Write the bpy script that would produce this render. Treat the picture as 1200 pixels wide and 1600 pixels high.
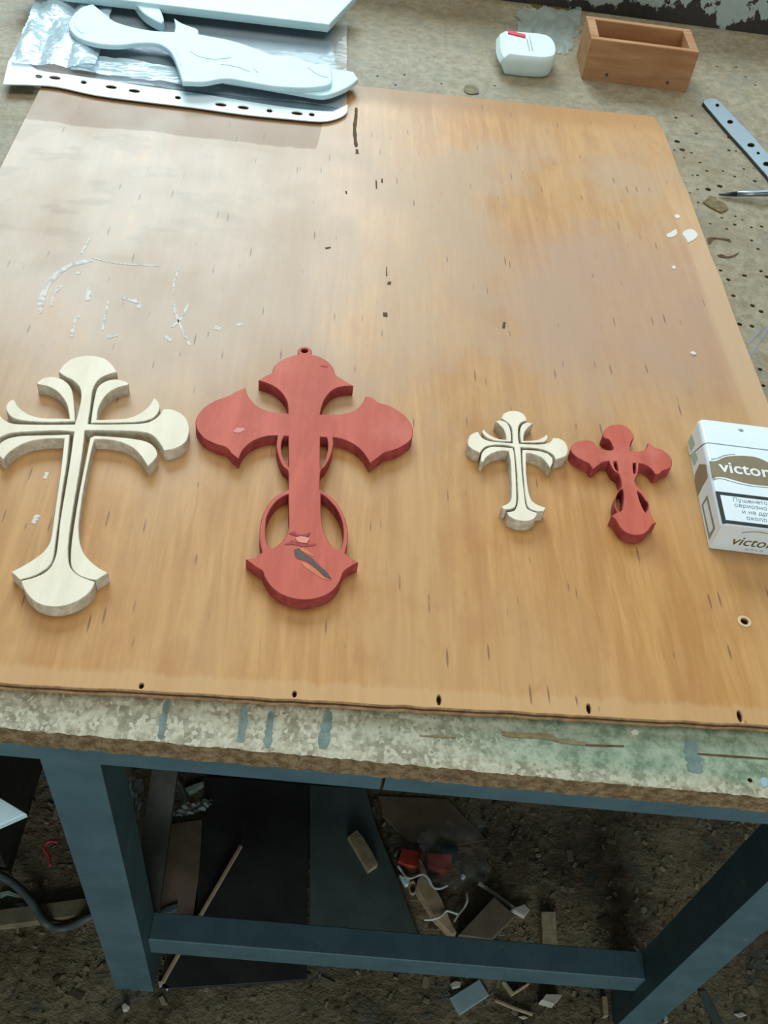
import bpy, bmesh, math, random
from mathutils import Vector, Matrix
from mathutils.geometry import tessellate_polygon
random.seed(7)
S = bpy.context.scene
for o in list(bpy.data.objects): bpy.data.objects.remove(o)
COL = S.collection
ZP = 0.41707          # top of the plywood
ZC = ZP - 0.006       # top of the chipboard bench top
TH = 0.01473          # chipboard thickness

# ------------------------------------------------------------------ camera
F = 1532.52369
RM = Matrix(((0.99343211, 0.04392524, 0.10565611), (0.10304109, -0.7449136, -0.65915572), (0.0497511, 0.66571338, -0.74454719)))
CP = Vector((0.26054158, -0.2329733, 0.41352416 + ZP))
cam = bpy.data.cameras.new('camera'); cam.sensor_fit = 'VERTICAL'; cam.sensor_height = 24; cam.lens = 24 * F / 1600
cam.clip_start = 0.02; cam.clip_end = 100
co = bpy.data.objects.new('camera', cam); COL.objects.link(co)
m = Matrix((RM[0], -RM[1], -RM[2])).transposed().to_4x4(); m.translation = CP
co.matrix_world = m; S.camera = co

# ------------------------------------------------------------------ light
W = bpy.data.worlds.new('world'); S.world = W; W.use_nodes = True
wn = W.node_tree.nodes; bg = wn['Background']
bg.inputs[0].default_value = (0.80, 1.0, 1.0, 1); bg.inputs[1].default_value = 0.09
def area(name, loc, tgt, sx, sy, power, col):
    l = bpy.data.lights.new(name, 'AREA'); l.shape = 'RECTANGLE'; l.size = sx; l.size_y = sy; l.energy = power; l.color = col
    o = bpy.data.objects.new(name, l); COL.objects.link(o); o.location = loc
    o.rotation_euler = (Vector(tgt) - Vector(loc)).to_track_quat('-Z', 'Y').to_euler(); return o
area('window_daylight', (-0.30, 2.45, 1.78), (0.2, 0.35, 0.42), 1.5, 1.0, 58, (0.74, 0.92, 1.0))
area('front_fill', (0.55, -2.3, 0.95), (0.35, 0.0, 0.25), 1.0, 1.4, 24, (0.93, 1.0, 1.0))  # unseen fill lamp added in front to brighten the vertical faces
area('overhead_fill', (0.25, 0.62, 2.55), (0.25, 0.62, 0), 2.4, 1.4, 27, (0.98, 1.0, 0.95))  # unseen area lamp added overhead for soft light on the top
area('right_window_daylight', (1.35, 2.45, 1.85), (0.55, 0.45, 0.42), 0.9, 0.8, 8, (0.80, 0.94, 1.0))
S.view_settings.view_transform = 'Standard'; S.view_settings.look = 'None'
S.view_settings.exposure = 0.15; S.view_settings.gamma = 1.0; S.view_settings.use_curve_mapping = False

# ------------------------------------------------------------------ helpers
def ray(px, py):
    return (RM.transposed() @ Vector(((px - 600) / F, (py - 800) / F, 1))).normalized()
def at(px, py, z):
    d = ray(px, py); return CP + d * ((z - CP.z) / d.z)
def atp(px, py, p, n):
    d = ray(px, py); return CP + d * ((Vector(p) - CP).dot(n) / d.dot(n))
def crop(pts, ox, oy, s): return [(ox + x / s, oy + y / s) for x, y in pts]
def flat(pts, z): return [at(x, y, z).to_2d() for x, y in pts]

def smooth(pts, k=4, ang=38, closed=True):
    pts = [Vector(p) for p in pts]; n = len(pts); out = []
    def corner(i):
        if not closed and (i == 0 or i == n - 1): return True
        a = pts[i] - pts[i - 1]; b = pts[(i + 1) % n] - pts[i]
        return a.length < 1e-9 or b.length < 1e-9 or a.angle(b) > math.radians(ang)
    cs = [corner(i) for i in range(n)]
    for i in range(n if closed else n - 1):
        p1, p2 = pts[i], pts[(i + 1) % n]
        p0 = p1 - (p2 - p1) * .5 if cs[i] else pts[i - 1]
        p3 = p2 + (p2 - p1) * .5 if cs[(i + 1) % n] else pts[(i + 2) % n]
        for j in range(k):
            t = j / k
            out.append(0.5 * ((2 * p1) + (p2 - p0) * t + (2 * p0 - 5 * p1 + 4 * p2 - p3) * t * t + (3 * p1 - p0 - 3 * p2 + p3) * t ** 3))
    if not closed: out.append(pts[-1])
    return out

def tag(o, label=None, cat=None, group=None, kind=None):
    if label: o['label'] = label
    if cat: o['category'] = cat
    if group: o['group'] = group
    if kind: o['kind'] = kind
    return o
def empty(name, loc, label, cat, group=None):
    o = bpy.data.objects.new(name, None); o.empty_display_size = 0.02; COL.objects.link(o); o.location = loc
    return tag(o, label, cat, group)
def origin(o):
    v = Vector((0, 0, 0))
    while o is not None: v += o.location; o = o.parent
    return v
def link(name, me, mats, parent=None, base=None):
    """mesh given in world coordinates"""
    o = bpy.data.objects.new(name, me); COL.objects.link(o)
    for mm in (mats if isinstance(mats, (list, tuple)) else [mats]): me.materials.append(mm)
    if parent is not None:
        o.parent = parent; off = origin(parent)
        me.transform(Matrix.Translation(-off))
    else:
        if base is None:
            vs = [v.co for v in me.vertices]
            xs = [v.x for v in vs]; ys = [v.y for v in vs]
            base = Vector(((min(xs) + max(xs)) / 2, (min(ys) + max(ys)) / 2, min(v.z for v in vs)))
        me.transform(Matrix.Translation(-Vector(base))); o.location = base
    return o
def mesh(name, verts, faces, mats, parent=None, sm=False, mi=None):
    me = bpy.data.meshes.new(name); me.from_pydata([tuple(v) for v in verts], [], faces)
    bm = bmesh.new(); bm.from_mesh(me); bmesh.ops.recalc_face_normals(bm, faces=bm.faces); bm.to_mesh(me); bm.free()
    if mi:
        for p, i in zip(me.polygons, mi): p.material_index = i
    if sm:
        for p in me.polygons: p.use_smooth = True
    return link(name, me, mats, parent)
def area2(l): return sum(l[i - 1].x * l[i].y - l[i].x * l[i - 1].y for i in range(len(l))) / 2
def inset(l, b):
    n = len(l); out = []
    for i in range(n):
        a = (l[i] - l[i - 1]); c = (l[(i + 1) % n] - l[i])
        if a.length < 1e-9: a = c
        if c.length < 1e-9: c = a
        na = Vector((-a.y, a.x)).normalized(); nc = Vector((-c.y, c.x)).normalized()
        q = na + nc
        if q.length < 1e-6: q = na
        q.normalize(); out.append(l[i] + q * min(b / max(q.dot(na), .35), 2.2 * b))
    return out
def prism_data(loops, z0, z1, bev=0.0):
    L = []
    for k, l in enumerate(loops):
        l = [Vector(p).to_2d() for p in l]
        if (area2(l) > 0) != (k == 0): l.reverse()
        L.append(l)
    V, Fc, MI = [], [], []
    def ring(ls, z):
        ids = []
        for l in ls:
            s = len(V); V.extend([(p.x, p.y, z) for p in l]); ids.append(list(range(s, s + len(l))))
        return ids
    prof = [(z0, 0.0), (z1 - bev, 0.0)] + ([(z1, bev)] if bev > 0 else [])
    rings = [ring([inset(l, b) if b else l for l in L], z) for z, b in prof]
    for r0, r1 in zip(rings, rings[1:]):
        for a, b in zip(r0, r1):
            n = len(a)
            for i in range(n):
                j = (i + 1) % n; Fc.append((a[i], a[j], b[j], b[i])); MI.append(1)
    for r, fl in ((rings[-1], False), (rings[0], True)):
        ids = [i for a in r for i in a]
        tri = tessellate_polygon([[Vector(V[i]) for i in a] for a in r])
        for t in tri: Fc.append(tuple(ids[i] for i in t)); MI.append(0)
    return V, Fc, MI
def prism(name, loops, z0, z1, mat, parent=None, bev=0.0, side=None):
    V, Fc, MI = prism_data(loops, z0, z1, bev)
    o = mesh(name, V, Fc, [mat, side] if side else mat, parent, mi=MI if side else None)
    return o
def box_data(x0, x1, y0, y1, z0, z1):
    return prism_data([[Vector((x0, y0)), Vector((x1, y0)), Vector((x1, y1)), Vector((x0, y1))]], z0, z1, min(.0006, (z1 - z0) / 4))
def box(name, x0, x1, y0, y1, z0, z1, mat, parent=None):
    V, Fc, _ = box_data(x0, x1, y0, y1, z0, z1); return mesh(name, V, Fc, mat, parent)
def join_data(parts):
    V, Fc = [], []
    for v, f in parts:
        s = len(V); V += list(v); Fc += [tuple(i + s for i in q) for q in f]
    return V, Fc
def tube_data(pts, r, seg=8, taper=None):
    pts = [Vector(p) for p in pts]; V, Fc = [], []
    for i, p in enumerate(pts):
        t = (pts[min(i + 1, len(pts) - 1)] - pts[max(i - 1, 0)]).normalized()
        a = t.cross(Vector((0, 0, 1)));  a = a.normalized() if a.length > 1e-4 else Vector((1, 0, 0)); b = a.cross(t)
        rr = r if taper is None else taper[i]
        for k in range(seg):
            an = 2 * math.pi * k / seg; V.append(p + a * rr * math.cos(an) + b * rr * math.sin(an))
    for i in range(len(pts) - 1):
        for k in range(seg):
            Fc.append((i * seg + k, i * seg + (k + 1) % seg, (i + 1) * seg + (k + 1) % seg, (i + 1) * seg + k))
    Fc.append(tuple(range(seg))); Fc.append(tuple(range((len(pts) - 1) * seg, len(pts) * seg)))
    return V, Fc
def circle(c, r, n=12, ry=None): return [Vector((c[0] + r * math.cos(2 * math.pi * i / n), c[1] + (ry or r) * math.sin(2 * math.pi * i / n))) for i in range(n)]

# ------------------------------------------------------------------ materials
class NT:
    def __init__(s, name):
        s.m = bpy.data.materials.new(name); s.m.use_nodes = True; s.t = s.m.node_tree; s.n = s.t.nodes
        s.b = s.n['Principled BSDF']; s.out = s.n['Material Output']
        s.tc = s.n.new('ShaderNodeTexCoord'); s.geo = s.n.new('ShaderNodeNewGeometry'); s.pos = s.geo.outputs['Position']
    def l(s, a, b): s.t.links.new(a, b)
    def v(s, sock, val):
        if isinstance(val, (int, float)): sock.default_value = val
        elif isinstance(val, (tuple, list)): sock.default_value = tuple(val) + ((1,) if len(val) == 3 and len(sock.default_value) == 4 else ())
        else: s.l(val, sock)
    def mapp(s, scale=(1, 1, 1), rot=(0, 0, 0), loc=(0, 0, 0), src=None):
        n = s.n.new('ShaderNodeMapping'); n.inputs['Scale'].default_value = scale; n.inputs['Rotation'].default_value = rot; n.inputs['Location'].default_value = loc
        s.l(src or s.pos, n.inputs[0]); return n.outputs[0]
    def noise(s, vec, scale, detail=4, rough=.55, dist=0):
        n = s.n.new('ShaderNodeTexNoise'); s.l(vec, n.inputs['Vector']); n.inputs['Scale'].default_value = scale
        n.inputs['Detail'].default_value = detail; n.inputs['Roughness'].default_value = rough; n.inputs['Distortion'].default_value = dist
        return n.outputs['Fac']
    def voro(s, vec, scale, out='Distance', feat='F1'):
        n = s.n.new('ShaderNodeTexVoronoi'); n.feature = feat; s.l(vec, n.inputs['Vector']); n.inputs['Scale'].default_value = scale; return n.outputs[out]
    def ramp(s, f, a, b, lo=0.0, hi=1.0):
        n = s.n.new('ShaderNodeMapRange'); n.interpolation_type = 'SMOOTHSTEP'; s.v(n.inputs[0], f)
        for i, x in zip((1, 2, 3, 4), (a, b, lo, hi)): s.v(n.inputs[i], x)
        return n.outputs[0]
    def mth(s, op, a, b=0.0, cl=False):
        n = s.n.new('ShaderNodeMath'); n.operation = op; n.use_clamp = cl; s.v(n.inputs[0], a); s.v(n.inputs[1], b); return n.outputs[0]
    def mix(s, f, a, b, mode='MIX'):
        n = s.n.new('ShaderNodeMix'); n.data_type = 'RGBA'; n.blend_type = mode; s.v(n.inputs[0], f); s.v(n.inputs[6], a); s.v(n.inputs[7], b); return n.outputs[2]
    def sep(s, vec=None):
        n = s.n.new('ShaderNodeSeparateXYZ'); s.l(vec or s.pos, n.inputs[0]); return n.outputs
    def bump(s, h, st=.3, d=.001):
        n = s.n.new('ShaderNodeBump'); n.inputs['Strength'].default_value = st; n.inputs['Distance'].default_value = d; s.l(h, n.inputs['Height']); s.l(n.outputs[0], s.b.inputs['Normal'])
    def fin(s, col, rough=.6, spec=.4, metal=0.0):
        s.v(s.b.inputs['Base Color'], col); s.v(s.b.inputs['Roughness'], rough); s.v(s.b.inputs['Specular IOR Level'], spec); s.v(s.b.inputs['Metallic'], metal); return s.m
def plain(name, c, rough=.6, spec=.35, var=.12, sc=60, metal=0.0, bump=0.0):
    t = NT(name); f = t.noise(t.pos, sc, 5, .6)
    d = tuple(x * (1 - var) for x in c); e = tuple(min(1, x * (1 + var)) for x in c)
    if bump: t.bump(f, bump, .0008)
    return t.fin(t.mix(t.ramp(f, .3, .7), d, e), rough, spec, metal)

PHI = 0.04344
def ply_mat():
    t = NT('plywood_varnished')
    p = t.mapp(rot=(0, 0, -PHI)); x, y, z = t.sep(p)
    grain = t.noise(t.mapp((1, .07, 1), src=p), 150, 8, .68, .4)
    cloud = t.noise(t.mapp((1, .45, 1), src=p), 7, 4, .55)
    big = t.noise(t.mapp((1, .6, 1), src=p, loc=(3.1, 1.7, 0)), 14, 4, .6)
    c = t.mix(t.ramp(grain, .3, .72), (.43, .195, .045), (.58, .305, .095))
    c = t.mix(t.mth('MULTIPLY', t.ramp(cloud, .42, .66), .6), c, (.54, .315, .135))
    mid = t.noise(t.mapp((1, .5, 1), src=p, loc=(7, 3, 0)), 45, 3, .6)
    c = t.mix(t.mth('MULTIPLY', t.ramp(mid, .5, .68), .4), c, (.42, .175, .038))
    # orange varnish kept at the front, worn pale in the middle, window sheen painted in leftwards
    worn = t.mth('MULTIPLY', t.ramp(y, .10, .30), t.ramp(y, .66, .52))
    worn = t.mth('MULTIPLY', worn, t.ramp(t.mth('ADD', big, t.mth('MULTIPLY', x, -.55)), .12, .42))
    c = t.mix(t.mth('MULTIPLY', worn, .75), c, t.mix(t.ramp(x, .34, .12), (.46, .31, .19), (.45, .355, .27)))
    pink_sheen = t.mth('MULTIPLY', t.ramp(t.mth('ABSOLUTE', t.mth('SUBTRACT', y, .34)), .14, .04), t.ramp(x, .30, .46))  # pinkish window sheen painted onto the right of the sheet
    c = t.mix(t.mth('MULTIPLY', pink_sheen, .6), c, (.42, .255, .17))
    # grey smudges
    sm = t.noise(t.mapp((1, 1.8, 1), src=p, loc=(.4, .9, 0)), 26, 3, .5)
    smm = t.mth('MULTIPLY', t.ramp(sm, .52, .64), t.mth('MULTIPLY', t.ramp(x, .26, .10), t.ramp(y, .28, .42)))
    c = t.mix(t.mth('MULTIPLY', smm, .5), c, (.30, .20, .12))
    # unfaded band at the back, with the pocket's shadow painted in at left
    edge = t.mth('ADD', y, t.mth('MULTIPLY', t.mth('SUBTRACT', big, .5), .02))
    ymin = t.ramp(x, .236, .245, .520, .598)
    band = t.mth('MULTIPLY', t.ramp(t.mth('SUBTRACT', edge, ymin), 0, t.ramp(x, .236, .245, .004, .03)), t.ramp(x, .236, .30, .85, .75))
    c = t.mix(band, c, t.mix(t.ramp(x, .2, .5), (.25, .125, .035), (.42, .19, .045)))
    # pale bare strip along the front edge and a pale right margin
    blk = t.noise(t.mapp((1, .02, 1), src=p), 60, 4, .7)
    fr = t.ramp(t.mth('SUBTRACT', y, t.mth('MULTIPLY', blk, .016)), .004, .000)
    c = t.mix(t.mth('MULTIPLY', fr, .5), c, (.60, .37, .17))
    rm = t.ramp(t.mth('ADD', x, t.mth('MULTIPLY', t.mth('SUBTRACT', big, .5), .012)), .530, .538)
    c = t.mix(t.mth('MULTIPLY', t.mth('MULTIPLY', rm, t.ramp(y, .55, .45)), .5), c, (.62, .42, .23))
    # short dark pores along the grain
    v = t.voro(t.mapp((1, .10, 1), src=p), 210)
    rnd = t.noise(p, 38, 2, .5)
    por = t.mth('MULTIPLY', t.ramp(v, .16, .09), t.ramp(rnd, .47, .55))
    c = t.mix(t.mth('MULTIPLY', por, .75), c, (.16, .065, .03))
    t.bump(grain, .06, .0005)
    return t.fin(c, t.ramp(big, .3, .7, .38, .50), .40)
def chip_mat():
    t = NT('particle_board_face'); x, y, z = t.sep()
    fl = t.voro(t.mapp((1, .8, 1), rot=(0, 0, .5)), 520, 'Color'); flx = t.sep(fl)[0]
    n1 = t.noise(t.pos, 120, 5, .65); n2 = t.noise(t.pos, 9, 4, .6); n3 = t.noise(t.mapp(loc=(5, 2, 0)), 30, 4, .6)
    c = t.mix(t.ramp(n1, .3, .7), (.20, .155, .085), (.34, .285, .18))
    c = t.mix(t.mth('MULTIPLY', flx, .3), c, (.38, .35, .26))
    c = t.mix(t.mth('MULTIPLY', t.ramp(n2, .5, .68), .5), c, (.22, .165, .075))
    c = t.mix(t.mth('MULTIPLY', t.ramp(n3, .52, .66), .35), c, (.19, .20, .155))
    # pale, rubbed front strip with a green stain on the right
    front = t.ramp(y, .06, .03)
    cf = t.mix(t.ramp(n1, .35, .66), (.22, .195, .12), (.47, .44, .32))
    cf = t.mix(t.ramp(flx, .45, .9), cf, (.50, .475, .355))
    cf = t.mix(t.mth('MULTIPLY', t.ramp(t.voro(t.pos, 330), .35, .2), t.ramp(n3, .5, .6)), cf, (.22, .19, .10))
    g = t.ramp(t.mth('ADD', x, t.mth('MULTIPLY', n2, .18)), .34, .50)
    g = t.mth('MULTIPLY', g, t.ramp(t.mth('ADD', y, t.mth('MULTIPLY', n3, .012)), -.008, .004))
    cf = t.mix(t.mth('MULTIPLY', g, .75), cf, t.mix(t.ramp(n1, .35, .7), (.09, .18, .115), (.27, .36, .25)))
    c = t.mix(front, c, cf)
    t.bump(t.mth('ADD', t.mth('MULTIPLY', flx, .6), n1), .7, .0016)
    return t.fin(c, .58, .42)
def chip_edge():
    t = NT('particle_board_edge'); n = t.noise(t.pos, 190, 5, .7); v = t.voro(t.mapp((1, 1, 1.6)), 300)
    c = t.mix(t.ramp(n, .35, .68), (.16, .10, .05), (.36, .26, .14))
    c = t.mix(t.ramp(v, .22, .1), c, (.07, .035, .018)); t.bump(n, .8, .0015); return t.fin(c, .9, .15)
def steel_blue():
    t = NT('blue_grey_paint'); n = t.noise(t.pos, 35, 5, .6); v = t.noise(t.pos, 160, 3, .6)
    c = t.mix(t.ramp(n, .3, .7), (.060, .120, .140), (.085, .155, .178)); c = t.mix(t.mth('MULTIPLY', t.ramp(v, .68, .74), .7), c, (.32, .20, .12))
    t.bump(n, .15, .0006); return t.fin(c, .55, .35)
def floor_mat():
    t = NT('sawdust_dirt'); n = t.noise(t.pos, 14, 6, .65); m_ = t.noise(t.pos, 90, 5, .7); k = t.noise(t.mapp(loc=(2, 8, 0)), 30, 4, .6)
    c = t.mix(t.ramp(n, .35, .65), (.10, .078, .048), (.25, .205, .125)); c = t.mix(t.mth('MULTIPLY', t.ramp(m_, .45, .7), .55), c, (.28, .245, .165))
    c = t.mix(t.mth('MULTIPLY', t.ramp(k, .54, .68), .6), c, (.10, .12, .11))
    t.bump(t.mth('ADD', n, m_), .9, .006); return t.fin(c, .95, .1)
def cream():
    t = NT('cream_mdf'); n = t.noise(t.mapp((1, .15, 1)), 130, 4, .6)
    return t.fin(t.mix(t.ramp(n, .3, .7), (.80, .72, .55), (.88, .81, .65)), .6, .3)
def cream_side():
    t = NT('sawn_edge'); n = t.noise(t.pos, 260, 4, .6); return t.fin(t.mix(t.ramp(n, .35, .7), (.52, .46, .36), (.70, .65, .52)), .8, .2)
def redwood():
    t = NT('red_stained_wood'); n = t.noise(t.mapp((1, .12, 1)), 90, 5, .6, .3); b = t.noise(t.pos, 22, 4, .6)
    c = t.mix(t.ramp(n, .3, .72), (.47, .085, .052), (.60, .128, .08)); c = t.mix(t.mth('MULTIPLY', t.ramp(b, .5, .7), .5), c, (.62, .19, .135))
    t.bump(n, .12, .0004); return t.fin(c, .6, .3)
def red_side():
    t = NT('red_stained_edge'); n = t.noise(t.pos, 160, 4, .6); return t.fin(t.mix(t.ramp(n, .3, .7), (.27, .04, .04), (.42, .08, .07)), .65, .25)
def pine():
    t = NT('planed_pine'); p = t.mapp((.12, 1, 1.0)); n = t.noise(p, 120, 5, .6, .6); b = t.noise(t.mapp((.3, 1, 1)), 30, 3, .5)
    c = t.mix(t.ramp(n, .3, .7), (.36, .175, .075), (.47, .25, .115)); c = t.mix(t.mth('MULTIPLY', t.ramp(b, .5, .7), .5), c, (.30, .115, .04)); t.bump(n, .1, .0005)
    return t.fin(c, .65, .25)
def beam_mat():
    t = NT('flaking_painted_steel'); x, y, z = t.sep(); n = t.noise(t.mapp((1, 1, .8)), 34, 7, .66); k = t.noise(t.pos, 150, 4, .6)
    h = t.ramp(z, ZC + .000, ZC + .020)
    pm = t.ramp(t.mth('ADD', t.mth('MULTIPLY', h, .33), t.mth('MULTIPLY', n, 1.6)), 1.01, 1.04)
    c = t.mix(pm, t.mix(k, (.020, .022, .022), (.07, .055, .045)), t.mix(k, (.30, .37, .35), (.44, .51, .48)))
    t.bump(pm, .5, .001); return t.fin(c, t.mix(pm, (.8, .8, .8), (.5, .5, .5)), .3)
def metal(name, c, r=.3): 
    t = NT(name); n = t.noise(t.mapp((1, 1, 1)), 80, 4, .6); return t.fin(t.mix(n, tuple(q * .8 for q in c), c), t.ramp(n, .3, .7, r, r + .15), .5, 1.0)
def film(name, alpha, col, rough=.15, bump=.3, sc=40):
    t = NT(name); n = t.noise(t.pos, sc, 3, .5); t.bump(n, bump, .004); t.fin(col, rough, .6)
    t.b.inputs['Alpha'].default_value = alpha; return t.m
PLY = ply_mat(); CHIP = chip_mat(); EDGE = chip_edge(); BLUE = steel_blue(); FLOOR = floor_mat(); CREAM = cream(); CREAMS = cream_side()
RED = redwood(); REDS = red_side(); PINE = pine(); BEAM = beam_mat(); STEEL = metal('bare_steel', (.30, .37, .41), .30); DSTEEL = metal('dark_steel', (.10, .11, .11), .45)
PLYE = plain('plywood_edge', (.42, .25, .12), .8, .2, .3, 200); WHITEP = plain('white_paint', (.72, .68, .62), .6, .3, .05)
HOLE = plain('dark_hole', (.02, .017, .012), .9, .1); BRASS = plain('pale_hole_rim', (.68, .52, .30), .6)
WPLAS = plain('white_plastic', (.66, .78, .75), .42, .45, .03); REDP = plain('red_plastic', (.62, .03, .06), .4, .45, .05); GREYP = plain('grey_groove', (.34, .40, .40), .6)
CARD = plain('glossy_white_card', (.76, .86, .90), .28, .5, .02); GOLD = plain('bronze_print', (.215, .165, .085), .38, .5, .1); BLACK = plain('black_print', (.012, .018, .022), .4, .4, .1)
GREYPR = plain('grey_print', (.24, .25, .23), .5); GREENPR = plain('pale_green_print', (.36, .50, .41), .4); INK = plain('dark_ink', (.17, .24, .25), .5); BROWNINK = plain('brown_ink', (.15, .11, .035), .45)
WTXT = plain('white_print', (.82, .86, .85), .4)
FOAM = plain('white_foam_board', (.58, .80, .86), .5, .3, .03); DARKSH = plain('blue_grey_card', (.12, .19, .235), .45, .45, .2, 30); CYANB = plain('pale_cyan_card', (.56, .78, .80), .45, .35, .04, 30)
STRIP = plain('white_polypropylene', (.70, .84, .88), .35, .45, .02); FILM = film('clear_film', .22, (.80, .88, .92), .12, .25); FILM_SHEEN = film('crinkled_sheen_film', .72, (.62, .82, .92), .18, .6, 90)
FILMD = film('dusty_film', .13, (.42, .47, .45), .25, .4, 50); FILMP = film('cloudy_film', .5, (.40, .50, .47), .3, .4, 60)
BLACKB = plain('black_hardboard', (.030, .032, .030), .6, .3, .3, 25); TEALB = plain('dark_teal_board', (.075, .11, .105), .6, .3, .2, 20); DARKW = plain('dark_wood_and_shade', (.028, .026, .022), .6, .3, .3)
SCRAP = plain('raw_chip_offcut', (.40, .33, .21), .8, .2, .2, 160, bump=.4); BROWNB = plain('brown_cardboard', (.185, .14, .095), .85, .15, .2, 40); REDC = plain('red_card', (.50, .06, .035), .6, .3, .2); NAVY = plain('navy_card', (.02, .035, .07), .6)
SPLIN = plain('split_wood', (.42, .33, .21), .8, .2, .2, 90); WCABLE = plain('white_cord', (.62, .66, .62), .5, .35, .08); HOSE = plain('grey_rubber', (.07, .095, .095), .5, .35, .2)
PBLUE = plain('pale_blue_board', (.30, .44, .47), .5, .3, .05); BONE = plain('pale_offcut', (.52, .50, .43), .8, .2, .12, 120); GREENS = plain('pale_green_plastic', (.34, .47, .42), .4, .4, .2); PLANK = plain('dusty_plank', (.20, .17, .11), .85, .15, .25, 60)
GLUE = plain('dried_glue', (.15, .105, .03), .5, .3, .35, 180); STAIN = plain('blue_paint', (.16, .22, .20), .7, .2, .25, 150); DKSTAIN_SHADE = plain('dark_stain_and_shade', (.10, .055, .03), .8, .2, .3, 200); BROWNST = plain('brown_gash', (.22, .17, .09), .9, .1, .25, 200)
def smear():
    t = NT('rubbed_white_paint'); n = t.noise(t.pos, 320, 4, .7); t.l(t.ramp(n, .34, .56, .25, .95), t.b.inputs['Alpha']); return t.fin((.74, .71, .66), .6, .3)
SMEAR = smear()
BIN = plain('red_wire_insulation', (.38, .03, .04), .5)

# ------------------------------------------------------------------ floor
def floor():
    n = 90; V, Fc = [], []; x0, x1, y0, y1 = -1.2, 1.7, -.5, 1.6
    for j in range(n + 1):
        for i in range(n + 1):
            x = x0 + (x1 - x0) * i / n; y = y0 + (y1 - y0) * j / n
            V.append((x, y, 0.0))
    for j in range(n):
        for i in range(n): a = j * (n + 1) + i; Fc.append((a, a + 1, a + n + 2, a + n + 1))
    tag(mesh('floor', V, Fc, FLOOR), 'dirty workshop floor covered in sawdust under the bench', kind='structure')
floor()

# ------------------------------------------------------------------ bench
LY, LYB = -0.0117, 0.0189
bench = empty('workbench', (0.34, 0.0, 0), 'low workbench with worn chipboard top on blue-grey painted legs', 'workbench')
BX0, BX1, BY0, BY1 = -0.22, 0.78, -0.0147, 0.9125
def bench_top():
    out = []
    nx = 420
    for i in range(nx + 1):
        out.append(Vector((BX0 + (BX1 - BX0) * i / nx, BY0 + random.uniform(-.0004, .0005))))
    out += [Vector((BX1, BY1)), Vector((BX0, BY1))]
    holes = []
    def h(px, py, rpx):
        c = at(px, py, ZC).to_2d(); r = (at(px + rpx, py, ZC).to_2d() - c).length
        for q, rr in holes:
            if (q - c).length < r + rr + .0008: return
        holes.append((c, r))
    A = crop([(490, 455), (530, 520), (467, 522), (547, 583), (603, 545), (670, 620), (722, 685), (848, 685), (650, 720), (610, 718), (650, 828), (733, 830), (823, 805), (590, 857), (655, 932), (945, 1040), (998, 1068), (838, 1052), (748, 1098), (878, 1138), (1070, 1125), (1150, 1120), (1072, 1228), (1122, 1295), (1145, 1468), (940, 730), (1010, 670), (1098, 765), (950, 530), (895, 525), (640, 392), (605, 255), (480, 270), (940, 1105), (830, 1350), (893, 425), (840, 320)], 960, 130, 5)
    for i, (x, y) in enumerate(A): h(x, y, 4.4 if i in (0, 1, 11, 12) else random.uniform(1.8, 3.0))
    B = crop([(1135, 140), (980, 183), (828, 222), (1190, 195), (1055, 465), (1135, 520), (875, 372), (935, 640), (1050, 658), (1125, 1062), (1157, 1215), (755, 135)], 1000, 400, 6)
    for x, y in B: h(x, y, random.uniform(3, 4))
    for x, y in [(1172, 1219), (737, 147), (690, 131), (618, 133), (590, 119), (632, 117), (773, 134), (1150, 105), (1165, 120), (1180, 133), (1120, 104)]: h(x, y, 3.8 if y > 1000 else 2.0)
    loops = [out] + [circle(c, r, 10) for c, r in holes]
    return prism('bench_top', loops, ZC - TH, ZC, CHIP, bench, 0, EDGE)
BT = bench_top()
RB = ZP - 0.03965; RT = ZC - TH
def gapx(px, py): return at(px, py, RT - .005).x
gx = atp(598, 1224, (0, LY, 0), Vector((0, 1, 0))).x
box('front_rail', BX0 + .01, gx - .0008, LY, LY + .03, RB, RT, BLUE, bench)
box('front_rail', gx + .0008, BX1 - .01, LY, LY + .03, RB, RT, BLUE, bench)
box('back_rail', BX0 + .01, BX1 - .01, .86, .89, RB, RT, BLUE, bench)
for x0, x1 in ((.1301, .1593), (.5231, .5514)):
    box('leg', x0, x1, LY, LYB, 0, RB, BLUE, bench)
    box('leg', x0, x1, .86, .89, 0, RB, BLUE, bench)
box('stretcher', .1593, .5231, -.0008, .0189, ZP - .3575, ZP - .3292, BLUE, bench)
# paint and gashes on the front strip
def onchip(name, pxs, mat, h=.0003, k=3, z=ZC, parent=BT, label=None):
    o = prism(name, [smooth(flat(pxs, z), k, 60)], z - .0002, z + h, mat, parent)
    if label: o['label'] = label
    return o
def stroke(pxs, w, z, k=3):
    P = smooth([at(x, y, z).to_2d() for x, y in pxs], k, 120, False); n = len(P); l, r = [], []
    for i in range(n):
        t = (P[min(i + 1, n - 1)] - P[max(i - 1, 0)]).normalized(); s = Vector((-t.y, t.x)); ww = w * (.35 + .65 * min(1, 2.5 * math.sin(math.pi * (i + .6) / (n + .2)))) * random.uniform(.75, 1.2) / 2
        l.append(P[i] + s * ww); r.append(P[i] - s * ww)
    return l + r[::-1]
for a, b, w in [((262, 1096), (250, 1154), .0032), ((383, 1104), (376, 1160), .0038), ((425, 1112), (418, 1168), .0034), ((512, 1112), (505, 1170), .005), ((1079, 1158), (1087, 1208), .007)]:
    pts = [(a[0] + (b[0] - a[0]) * t + random.uniform(-1.2, 1.2), a[1] + (b[1] - a[1]) * t) for t in (0, .25, .5, .75, 1)]
    prism('paint_stripe', [stroke(pts, w, ZC)], ZC - .0002, ZC + .0002, STAIN, BT)
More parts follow.
